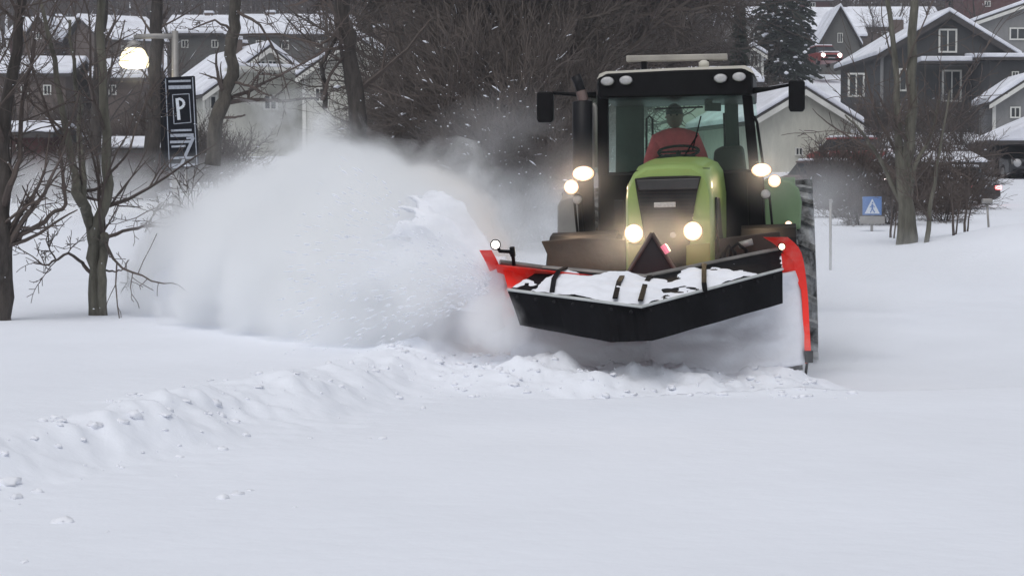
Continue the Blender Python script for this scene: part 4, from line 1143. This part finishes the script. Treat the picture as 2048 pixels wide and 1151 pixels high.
def blade(profs, th, m, name, par):
    mb = MB(); n = len(profs[0]); L = len(profs)
    vs = [p for pr_ in profs for p in pr_] + [p + Vector((0, th, 0)) for pr_ in profs for p in pr_]
    fs = []; O = L * n
    for i in range(L - 1):
        for j in range(n - 1):
            a = i * n + j; fs.append((a, a + 1, a + n + 1, a + n)); fs.append((O + a, O + a + n, O + a + n + 1, O + a + 1))
    for j in range(n - 1):
        fs.append((j, O + j, O + j + 1, j + 1)); e = (L - 1) * n + j; fs.append((e, e + 1, O + e + 1, O + e))
    for i in range(L - 1):
        a = i * n; fs.append((a, a + n, O + a + n, O + a)); a = i * n + n - 1; fs.append((a, O + a, O + a + n, a + n))
    mb.add(vs, fs); return obj(name, mb, m, par, smooth=False)
M_BLADE = mat("blade_steel", (.20, .04, .035), .5, col2=(.5, .48, .48), scale=2.2, thr=(.3, .55), bump=.2)
profs = [lerp_prof(prL, prC, t / 6) for t in range(6)] + [lerp_prof(prC, prR, t / 8) for t in range(9)]
bl = blade(profs, .03, M_RED, "mouldboard", plow)
bl.data.shade_smooth()
# snow packed on the board (leaves the outer red margin free)
def snowface(A, B, t0, t1, j0, j1, off, name, open0=False, open1=False):
    mb = MB(); n = 24; mm = 30; rg = random.Random(4)
    g_ = []
    for i in range(n + 1):
        t = t0 + (t1 - t0) * i / n; pr_ = lerp_prof(A, B, t); row = []
        for j in range(mm + 1):
            f = j0 + (j1 - j0) * j / mm; f = f * (len(pr_) - 1); q_ = min(len(pr_) - 2, int(f)); p = pr_[q_].lerp(pr_[q_ + 1], f - q_)
            e = min(1, i / 3 if not open0 else 1, (n - i) / 2 if not open1 else 1)
            nzv = float(fbm(np.array([p.x * 4]), np.array([p.z * 9]), 4, 3)[0])
            row.append(p + Vector((0, -off * (.3 + .9 * e) - .10 * nzv * e, 0)))
        g_.append(row)
    vs = [p for r_ in g_ for p in r_]; fs = []
    for i in range(n):
        for j in range(mm):
            a = i * (mm + 1) + j; fs.append((a, a + 1, a + mm + 2, a + mm + 1))
    mb.add(vs, fs); o = obj(name, mb, M_SNOWL, plow, smooth=True, fix=False)
    so = o.modifiers.new("s", 'SOLIDIFY'); so.thickness = .03; so.offset = -1
    return o
def sn_edge(): pass
snowface(prC, prR, 0.0, .978, .30, 1.0, .06, "blade_snow", open0=True)
snowface(prL, prC, -.01, 1.02, .42, 1.0, .06, "blade_snow", open1=True)
# hood
def strip(name, back, frnt, th, m, par, sag=0.0, n=10):
    rings = []
    for i in range(n + 1):
        f = i / n * (len(back) - 1); q_ = min(len(back) - 2, int(f)); t = f - q_
        a = back[q_].lerp(back[q_ + 1], t); b = frnt[q_].lerp(frnt[q_ + 1], t); mid = a.lerp(b, .5) + Vector((0, 0, -sag))
        rings.append([a, mid, b, b - Vector((0, 0, th)), mid - Vector((0, 0, th)), a - Vector((0, 0, th))])
    mb = MB(); mb.loft(rings); return obj(name, mb, m, par)
BK = [W(1085, 537, 16.95), W(1290, 556, 16.75), W(1562, 499, 17.35)]
FR = [W(1016, 580, 16.5), W(1282, 614, 15.75), W(1565, 539, 16.95)]
hood = strip("hood", BK, FR, .025, M_RUB, plow, .0, 24)
# top rail
obj("top_rail", MB().tube([W(1000, 524, 16.85), W(1085, 535, 16.97), W(1290, 553, 16.78), W(1565, 497, 17.37)], .022, 8), mat("worn_steel", (.2, .19, .18), .5, metal=.4, var=.3), plow)
obj("front_rail", MB().tube([FR[0] + Vector((0, -.005, .005)), FR[1] + Vector((0, -.02, .005)), FR[2] + Vector((0, -.005, .005))], .012, 8), mat("frosted_rail", (.45, .47, .47), .6, var=.2), hood)
# left return panel (red inside)
rp = MB(); rp.prism([W(1003, 528, 16.86), W(1082, 541, 16.99), W(1078, 588, 16.9), W(1022, 600, 16.7)], (0, .02, 0)); obj("end_panel", rp, M_RED, plow)
FB = [W(1040, 650, 16.5), W(1222, 684, 15.88), W(1305, 681, 15.72), W(1566, 606, 16.95)]
FT = [FR[0], FR[0].lerp(FR[1], .76), FR[1].lerp(FR[2], .05), FR[2]]
fl = MB(); rings = []
for i in range(31):
    f = i / 30 * 3; q_ = min(2, int(f)); t = f - q_
    a = FT[q_].lerp(FT[q_ + 1], t); b = FB[q_].lerp(FB[q_ + 1], t); wv = .012 * math.sin(i * 1.7)
    rings.append([a + Vector((0, -.004, -.012)), a.lerp(b, .5) + Vector((0, wv, 0)), b + Vector((0, wv * 1.5, 0)), b + Vector((0, wv * 1.5 + .02, 0)), a.lerp(b, .5) + Vector((0, wv + .02, 0)), a + Vector((0, .016, -.012))])
fl.loft(rings); obj("front_flap", fl, M_RUB, plow)
# snow lying on hood
def hoodsnow():
    n, mm = 90, 26; vs = []; fs = []; keep = {}
    for i in range(n + 1):
        f = i / n * 2; q_ = min(1, int(f)); t = f - q_
        a = BK[q_].lerp(BK[q_ + 1], t); b = FR[q_].lerp(FR[q_ + 1], t)
        for j in range(mm + 1):
            s_ = j / mm; p = a.lerp(b, s_)
            nv = float(fbm(np.array([p.x * 3.3]), np.array([p.y * 3.3]), 4, 8)[0]); n2 = float(fbm(np.array([p.x * 11]), np.array([p.y * 11]), 3, 12)[0])
            cover = (1 if q_ == 0 else 1 - 1.75 * t * (1.25 - s_ * .9)) - (.55 if (q_ == 0 and t < .16) else 0)
            h = .038 * (cover + nv * 1.5 - .42) + .016 * n2
            vs.append(p + Vector((0, 0, max(-.02, min(.06, h)))))
            keep[(i, j)] = h > -.002
    for i in range(n):
        for j in range(mm):
            if keep[(i, j)] or keep[(i + 1, j + 1)]:
                a = i * (mm + 1) + j; fs.append((a, a + 1, a + mm + 2, a + mm + 1))
    mb = MB(); mb.add(vs, fs); obj("hood_snow", mb, M_SNOWL, hood, smooth=True, fix=False)
hoodsnow()
for pts in ([(1132, 543, 16.92), (1118, 550, 16.8), (1108, 566, 16.6), (1104, 592, 16.28)], [(1247, 556, 16.8), (1238, 572, 16.4), (1230, 605, 15.88)], [(1300, 560, 16.7), (1290, 578, 16.4), (1281, 610, 15.75)], [(1408, 536, 17.0), (1408, 548, 16.75), (1408, 575, 16.25), (1410, 590, 16.22)]):
    q_ = [W(*p_) + Vector((0, 0, .03)) for p_ in pts]; mb = MB(); mb.loft([[p_ + Vector((-.02, 0, 0)), p_ + Vector((.02, 0, 0)), p_ + Vector((.02, 0, .012)), p_ + Vector((-.02, 0, .012))] for p_ in q_]); obj("hood_strap", mb, M_RUB, hood)
# red end skin on the right (edge plate)
re_ = MB(); rings = []
for j, p in enumerate(prRE):
    w_ = .035 + .15 * max(0, 1 - (j / 8) ** 1.5)
    q_ = p + Vector((0, -.035, 0)); rings.append([q_ + Vector((-w_, -.01, 0)), q_ + Vector((.02, 0, 0)), q_ + Vector((.02, .04, 0)), q_ + Vector((-w_, .03, 0))])
re_.loft(rings); obj("end_plate", re_, M_RED, plow)
re_ = MB(); rings = []
for j, p in enumerate(prLE):
    q_ = p + Vector((0, -.03, 0)); rings.append([q_ + Vector((-.03, 0, 0)), q_ + Vector((.07, 0, 0)), q_ + Vector((.07, .04, 0)), q_ + Vector((-.03, .04, 0))])
re_.loft(rings); obj("end_plate", re_, M_RED, plow)
c = W(1616, 712, 17.38); obj("skid_shoe", MB().box(c, (.07, .12, .1)).tube([c, c + Vector((-.02, 0, -.16)), c + Vector((-.07, -.02, -.17))], .012, 6), M_BLACK, plow)
# marker lamps on the plough
def wl(px, py, Y, r, m):
    c = W(px, py, Y); h = MB(); h.lathe([(.05, r * .7), (.0, r * 1.3), (-.02, r * 1.3), (-.022, r)], c, 'y', 20); o = obj("marker_lamp", h, M_BLACK, plow); obj("lens", MB().lathe([(-.023, r), (-.035, r * .7), (-.04, r * .2)], c, 'y', 20), m, o, smooth=True); return c
c = wl(991, 489, 16.7, .034, emis("lit_marker_white", (1, .93, .85), 2.5))
br = MB(); br.tube([c + Vector((.0, .03, 0)), W(1000, 502, 16.75), W(1020, 503, 16.8), W(1026, 512, 16.82), W(1028, 530, 16.86)], .016, 8); br.tube([W(1024, 494, 16.8), W(1026, 512, 16.82)], .022, 8); obj("lamp_arm", br, M_BLACK, plow)
wl(1563, 493, 17.15, .026, emis("lit_marker_amber", (1, .62, .4), 3.5))
for rail, n_ in (((FR[0], FR[1]), 7), ((FR[1], FR[2]), 8)):
    for i in range(n_):
        c = rail[0].lerp(rail[1], (i + .5) / n_) + Vector((0, -.012, -.045)); obj("bolt", MB().lathe([(.012, .013), (-.004, .013), (-.008, .007)], c, 'y', 10), M_BLACKM, plow)
# triangular hitch
HY = 17.3
tri = [(1304, 466), (1222, 600), (1388, 600)]
mb = MB(); mb.prism([W(x, y, HY) for x, y in tri], (0, .05, 0)); hit = obj("hitch_plate", mb, mat("hitch_black", (.012, .009, .012), .5, var=.3), plow)
mb = MB(); 
for a, b in ((tri[0], tri[1]), (tri[0], tri[2])):
    mb.tube([W(*a, HY - .02), W(*b, HY - .02)], .017, 8)
obj("hitch_frame", mb, mat("hitch_steel", (.13, .11, .10), .5, metal=.4, var=.3), hit)
mb = MB(); mb.tube([W(1326, 490, HY - .045), W(1336, 505, HY - .045)], .028, 10); obj("reflector_glow", mb, mat("pink_reflector_glow", (.9, .25, .35), .3, emit=(1, .3, .4), estr=.4), hit)  # pinkish reflection put in as faint emission
mb = MB(); mb.tube([W(1300, 640, 17.1), W(1300, 640, 18.3)], .09, 10); mb.tube([W(1200, 640, 17.1), W(1240, 640, 18.2)], .05, 8); mb.tube([W(1400, 640, 17.1), W(1360, 640, 18.2)], .05, 8); obj("push_arms", mb, M_BLACKM, plow)

# ------------------------------------------------------------------ thrown snow
PL = []  # (px, py, Y, r)
def core():
    rg = random.Random(12); mb = MB()
    main = [(985, 560, 17.0, .10), (960, 555, 17.1, .2), (930, 565, 17.4, .26), (895, 555, 17.7, .34), (850, 530, 18.2, .45), (800, 500, 18.7, .50), (760, 450, 18.8, .60), (715, 425, 19.2, .55), (735, 352, 19.3, .20), (700, 365, 19.4, .25),
            (650, 410, 19.6, .45), (610, 420, 19.8, .45), (560, 450, 20.1, .48), (500, 445, 20.4, .50), (455, 450, 20.8, .50), (425, 480, 21.2, .45), (640, 350, 19.8, .18), (480, 380, 20.8, .22),
            (960, 640, 17.0, .30), (900, 640, 17.3, .42), (840, 630, 17.7, .5), (770, 620, 18.2, .6), (700, 590, 18.9, .7), (630, 560, 19.6, .8), (550, 560, 20.2, .85), (470, 570, 20.9, .85), (400, 590, 21.6, .8), (340, 600, 22.3, .6),
            (760, 540, 18.4, .7), (680, 500, 19.1, .7), (600, 500, 19.8, .7), (520, 500, 20.5, .65), (990, 600, 16.95, .14), (1005, 640, 16.9, .18), (420, 640, 20.6, .55), (560, 650, 19.2, .5), (700, 655, 18.2, .45), (820, 665, 17.5, .35), (930, 665, 17.0, .2)]
    for px, py, Y, r in main:
        p = at(px, py, Y) + Vector((0, .38, 0)); PL.append((p, r))
        for q_ in range(9):
            o = Vector((rg.gauss(0, 1), rg.gauss(0, 1), rg.gauss(0, 1))).normalized() * r * rg.uniform(.3, .6)
            rr_ = r * rg.uniform(.2, .4)
            mb.add([p + o + Vector(v) * rr_ for v in ICO2[0]], ICO2[1])
        mb.add([p + Vector(v) * r * .70 for v in ICO2[0]], ICO2[1])
    # streamers leaving the blade tip
    for i in range(75):
        s0 = at(rg.uniform(975, 1010), rg.uniform(520, 640), 16.9); ang = rg.uniform(0, 1)
        e = at(690 + 150 * ang + rg.uniform(-40, 40), 380 + 300 * (1 - ang) * rg.uniform(.6, 1.05) , rg.uniform(17.3, 18.2))
        pts = []
        for t in range(8):
            u = t / 7; pts.append(s0.lerp(e, u) + Vector((rg.gauss(0, .02), rg.gauss(0, .02), rg.gauss(0, .02) + .28 * u * (1 - u) * 4 * .5)))
        mb.tube(pts, [.018 + .026 * math.sin(math.pi * t / 7) * rg.uniform(.3, 1.7) for t in range(8)], 6)
    o = obj("thrown_snow", mb, M_SNOWL, fix=False)
    rm = o.modifiers.new("r", 'REMESH'); rm.mode = 'VOXEL'; rm.voxel_size = .03
    sm_ = o.modifiers.new("s", 'SMOOTH'); sm_.factor = .7; sm_.iterations = 2
    for nm, sz_, st in (("c1", .6, .15), ("c2", .2, .07), ("c3", .07, .03)):
        tx = bpy.data.textures.new(nm, 'CLOUDS'); tx.noise_scale = sz_; tx.noise_depth = 3
        d = o.modifiers.new(nm, 'DISPLACE'); d.texture = tx; d.strength = st; d.texture_coords = 'GLOBAL'; d.mid_level = .55
    s2 = o.modifiers.new("s2", 'SMOOTH'); s2.factor = .6; s2.iterations = 2
    tag(o, "thick white plume of snow thrown left by the plough", "snow plume", kind="stuff")
    rm.use_smooth_shade = True
    return o
core()

def flakes():
    rg = random.Random(31); mb = MB(); tip = at(1000, 570, 16.9)
    for i in range(170):
        p = at(rg.uniform(840, 1120), rg.uniform(140, 480), rg.uniform(19, 27))
        if p.z > tz(p.x, p.y): lump_mesh(mb, p, .004 + .009 * rg.random() ** 3, rg)
    for i in range(260):
        p = at(rg.uniform(0, 1150), rg.uniform(0, 700), rg.uniform(14, 34))
        if p.z > tz(p.x, p.y): lump_mesh(mb, p, .003 + .004 * rg.random(), rg)
    # crumbs streaming away from the blade tip along their own paths
    for i in range(650):
        a_ = rg.uniform(-.5, .8); r = .1 + 1.7 * rg.random() ** 1.2
        d = Vector((-math.cos(a_), rg.uniform(-.12, .25), math.sin(a_))).normalized()
        p = tip + d * r + Vector((0, -.25, -.11 * r * r * .6)); d2 = (d - Vector((0, 0, .13 * r))).normalized()
        if p.z < tz(p.x, p.y) + .01: continue
        L = rg.uniform(.008, .035) * (.5 + r * .5); w = rg.uniform(.003, .009)
        mb.tube([p - d2 * L, p - d2 * L * .3, p + d2 * L * .4, p + d2 * L], [w * .2, w, w * .8, w * .15], 5)
    tag(obj("snow_flakes", mb, M_SNOWL, fix=False), "loose flakes and crumbs of snow flying in the air round the plume", "snowflakes", kind="stuff")
flakes()

def cloud(name, label, blobs, dens, nscale, aniso=.2, tip=None, mode='mult', col=(.985, .992, 1.0)):
    """airborne powder, and the added lamp halos: a closed envelope whose density is a sum of soft ellipsoids broken up by noise"""
    mb = MB()
    lo = Vector((9e9,) * 3); hi = -lo
    for p, r, w in blobs:
        R = r if hasattr(r, '__len__') else (r, r, r)
        mb.add([p + Vector((v[0] * R[0], v[1] * R[1], v[2] * R[2])) * 1.03 for v in ICO2[0]], ICO2[1])
    m = bpy.data.materials.new(name + "_volume"); m.use_nodes = True; nt = m.node_tree; n = nt.nodes; l = nt.links; n.clear()
    out = n.new("ShaderNodeOutputMaterial"); pv = n.new("ShaderNodeVolumePrincipled"); pv.inputs["Color"].default_value = (*col, 1); pv.inputs["Anisotropy"].default_value = aniso
    pv.inputs["Density"].default_value = 0
    tc = n.new("ShaderNodeTexCoord"); acc = None
    for p, r, w in blobs:
        R = r if hasattr(r, '__len__') else (r, r, r)
        s = n.new("ShaderNodeVectorMath"); s.operation = 'SUBTRACT'; s.inputs[1].default_value = p; l.new(tc.outputs['Object'], s.inputs[0])
        q_ = n.new("ShaderNodeVectorMath"); q_.operation = 'MULTIPLY'; q_.inputs[1].default_value = (1 / R[0], 1 / R[1], 1 / R[2]); l.new(s.outputs[0], q_.inputs[0])
        d = n.new("ShaderNodeVectorMath"); d.operation = 'DOT_PRODUCT'; l.new(q_.outputs[0], d.inputs[0]); l.new(q_.outputs[0], d.inputs[1])
        e = n.new("ShaderNodeMath"); e.operation = 'SUBTRACT'; e.inputs[0].default_value = 1; e.use_clamp = True; l.new(d.outputs['Value'], e.inputs[1])
        f = n.new("ShaderNodeMath"); f.operation = 'MULTIPLY_ADD'; l.new(e.outputs[0], f.inputs[0]); f.inputs[1].default_value = w
        if acc is None: f.inputs[2].default_value = 0
        else: l.new(acc, f.inputs[2])
        acc = f.outputs[0]
    nz = n.new("ShaderNodeTexNoise"); nz.inputs['Scale'].default_value = nscale; nz.inputs['Detail'].default_value = 4; nz.inputs['Roughness'].default_value = .62; l.new(tc.outputs['Object'], nz.inputs['Vector'])
    mr = n.new("ShaderNodeMapRange"); mr.inputs[1].default_value = .42; mr.inputs[2].default_value = .62; l.new(nz.outputs['Fac'], mr.inputs[0])
    fac = mr.outputs[0]
    if tip is not None:
        # jets radiating from the blade tip: noise over direction, slowly varying with distance
        s1 = n.new("ShaderNodeVectorMath"); s1.operation = 'SUBTRACT'; s1.inputs[1].default_value = tip; l.new(tc.outputs['Object'], s1.inputs[0])
        nm = n.new("ShaderNodeVectorMath"); nm.operation = 'NORMALIZE'; l.new(s1.outputs[0], nm.inputs[0])
        ln = n.new("ShaderNodeVectorMath"); ln.operation = 'LENGTH'; l.new(s1.outputs[0], ln.inputs[0])
        sc_ = n.new("ShaderNodeVectorMath"); sc_.operation = 'SCALE'; sc_.inputs['Scale'].default_value = 7.0; l.new(nm.outputs[0], sc_.inputs[0])
        lv = n.new("ShaderNodeMath"); lv.operation = 'MULTIPLY'; lv.inputs[1].default_value = 1.3; l.new(ln.outputs['Value'], lv.inputs[0])
        ad = n.new("ShaderNodeVectorMath"); ad.operation = 'ADD'; l.new(sc_.outputs[0], ad.inputs[0]); l.new(lv.outputs[0], ad.inputs[1])
        n2 = n.new("ShaderNodeTexNoise"); n2.inputs['Scale'].default_value = 1.0; n2.inputs['Detail'].default_value = 4; n2.inputs['Roughness'].default_value = .6; l.new(ad.outputs[0], n2.inputs['Vector'])
        r2 = n.new("ShaderNodeMapRange"); r2.inputs[1].default_value = .42; r2.inputs[2].default_value = .60; l.new(n2.outputs['Fac'], r2.inputs[0])
        wt = n.new("ShaderNodeMapRange"); wt.inputs[1].default_value = .8; wt.inputs[2].default_value = 4.5; wt.inputs[3].default_value = .9; wt.inputs[4].default_value = .35; l.new(ln.outputs['Value'], wt.inputs[0])
        mx = n.new("ShaderNodeMix"); l.new(wt.outputs[0], mx.inputs['Factor']); l.new(mr.outputs[0], mx.inputs[2]); l.new(r2.outputs[0], mx.inputs[3]); fac = mx.outputs[0]
    mu = n.new("ShaderNodeMath"); mu.operation = 'MULTIPLY'; l.new(acc, mu.inputs[0]); l.new(fac, mu.inputs[1])
    src = mu.outputs[0]
    if mode == 'even':
        pw = n.new("ShaderNodeMath"); pw.operation = 'POWER'; l.new(acc, pw.inputs[0]); pw.inputs[1].default_value = 2.6; src = pw.outputs[0]
    if mode == 'erode':
        # noise eats into the soft ellipsoids, leaving torn edges and billows
        nz.inputs['Detail'].default_value = 5; nz.inputs['Roughness'].default_value = .6; nz.inputs['Distortion'].default_value = .5
        e1 = n.new("ShaderNodeMath"); e1.operation = 'MULTIPLY_ADD'; e1.inputs[1].default_value = 4.2; e1.inputs[2].default_value = -2.55; l.new(nz.outputs['Fac'], e1.inputs[0])
        e2 = n.new("ShaderNodeMath"); e2.operation = 'ADD'; l.new(e1.outputs[0], e2.inputs[0]); l.new(acc, e2.inputs[1])
        e3 = n.new("ShaderNodeMath"); e3.operation = 'MINIMUM'; l.new(e2.outputs[0], e3.inputs[0]); e3.inputs[1].default_value = 1.6
        e4 = n.new("ShaderNodeMath"); e4.operation = 'MAXIMUM'; l.new(e3.outputs[0], e4.inputs[0]); e4.inputs[1].default_value = 0
        e5 = n.new("ShaderNodeMath"); e5.operation = 'MULTIPLY_ADD'; l.new(fac, e5.inputs[0]); e5.inputs[1].default_value = .75; e5.inputs[2].default_value = .35
        e6 = n.new("ShaderNodeMath"); e6.operation = 'MULTIPLY'; l.new(e4.outputs[0], e6.inputs[0]); l.new(e5.outputs[0], e6.inputs[1])
        # thin residual veil
        e7 = n.new("ShaderNodeMath"); e7.operation = 'MULTIPLY_ADD'; l.new(acc, e7.inputs[0]); e7.inputs[1].default_value = .05; l.new(e6.outputs[0], e7.inputs[2]); src = e7.outputs[0]
    m2 = n.new("ShaderNodeMath"); m2.operation = 'MULTIPLY'; l.new(src, m2.inputs[0]); m2.inputs[1].default_value = dens; l.new(m2.outputs[0], pv.inputs['Density'])
    l.new(pv.outputs[0], out.inputs['Volume'])
    o = obj(name, mb, m, fix=False)
    rm = o.modifiers.new("r", 'REMESH'); rm.mode = 'VOXEL'; rm.voxel_size = .15
    tag(o, label, "snow cloud", kind="stuff")
    return o
bl_ = []
for px, py, Y, r, w in [(880, 440, 17.7, .36, 1.1), (920, 480, 17.2, .32, 1.1), (870, 510, 17.15, .5, 1.0), (800, 470, 17.7, .55, 1.1), (735, 345, 19.3, .45, 1.1), (650, 350, 19.7, .45, 1.1), (960, 545, 17.1, .42, 1.4), (900, 500, 17.6, .62, 1.5), (850, 450, 18.1, .66, 1.6), (790, 420, 18.6, .7, 1.6), (725, 400, 19.0, .62, 2.0), (645, 405, 19.4, .62, 2.0), (565, 430, 19.9, .66, 2.0), (490, 440, 20.4, .66, 1.9), (430, 480, 21.0, .62, 1.6),
                       (690, 345, 19.9, .66, .30), (600, 320, 20.3, .75, .30), (480, 300, 20.9, .55, .14), (510, 345, 20.7, .7, .22), (660, 290, 20.2, .45, .25), (880, 420, 19.5, .75, .3), (950, 460, 19.0, .6, .28), (1010, 520, 18.6, .4, .3), (900, 630, 16.95, .6, 1.1), (1005, 640, 16.62, .32, 2.6), (780, 610, 17.5, .75, 1.3),
                       (380, 520, 21.6, .8, 1.3), (330, 590, 22.0, .7, 1.0), (420, 620, 20.4, .6, 1.3), (520, 640, 19.0, .6, 1.3), (620, 650, 18.2, .6, 1.3), (700, 660, 17.6, .55, 1.2), (600, 540, 18.9, .8, 1.6), (480, 540, 19.9, .8, 1.6), (700, 520, 18.2, .75, 1.5)]:
    bl_.append((at(px, py, Y), r, w))
cloud("snow_cloud", "soft drifting veil of powder snow around the thrown plume", bl_, 8.0, 1.25, tip=at(1000, 570, 16.9), mode='erode')

ws = []
for px, py, Y, r, w in [(1100, 400, 25, (2.2, 1.5, 1.5), 1.0), (1010, 480, 24, (1.5, 1.2, .8), .7), (1180, 480, 24, (2.0, 1.2, 1.0), 1.2), (1700, 540, 25, (2.2, 2.0, .6), 1.4), (1650, 450, 26, (1.0, 1.5, .9), .9), (1820, 530, 30, (2.2, 2.0, .35), 1.0), (1670, 640, 20.5, (.8, .8, .5), 1.3), (1700, 720, 19.2, (.9, .6, .28), 1.8), (1450, 715, 16.75, (1.1, .35, .22), 3.0), (1150, 700, 16.4, (.9, .4, .25), 3.0)]:
    ws.append((at(px, py, Y), r, w))
ws.append((at(1060, 470, 31), (2.4, 2.5, 1.1), 1.6)); ws.append((at(250, 400, 43), (5.5, 3, 1.1), .9)); ws.append((at(30, 390, 46), (4, 3, 1.0), .8))
cloud("snow_haze", "thin powder snow blowing behind the tractor and its rear wheels", ws, .42, .7)
ws = [(at(1267, 470, 17.75), (.5, .4, .5), .9), (at(1387, 465, 17.75), (.5, .4, .5), .9), (at(1160, 356, 19.0), (.55, .4, .5), .9), (at(1534, 350, 19.0), (.5, .4, .45), .9), (at(1180, 505, 17.5), (.6, .3, .3), .7), (at(268, 118, 50), (.9, .9, .9), .45)]  # halo volumes added around each lamp, plus a glow by the flap
cloud("lit_snow_dust", "added glow volume putting soft halos around the lit lamps", ws, .75, 1.2, mode='even')

# ------------------------------------------------------------------ air
hz_ = MB().box((0, 340, 60), (760, 760, 130))
# box spans y -40..720, z -5..125
hm_ = bpy.data.materials.new("haze_air"); hm_.use_nodes = True
nn = hm_.node_tree.nodes; nn.clear(); o_ = nn.new("ShaderNodeOutputMaterial"); pv = nn.new("ShaderNodeVolumePrincipled")
pv.inputs['Color'].default_value = (.9, .93, 1, 1); pv.inputs['Density'].default_value = .00045; pv.inputs['Anisotropy'].default_value = .1
hm_.node_tree.links.new(pv.outputs[0], o_.inputs['Volume'])
tag(obj("haze", hz_, hm_), "faint snowy haze filling the air", "haze", kind="stuff")
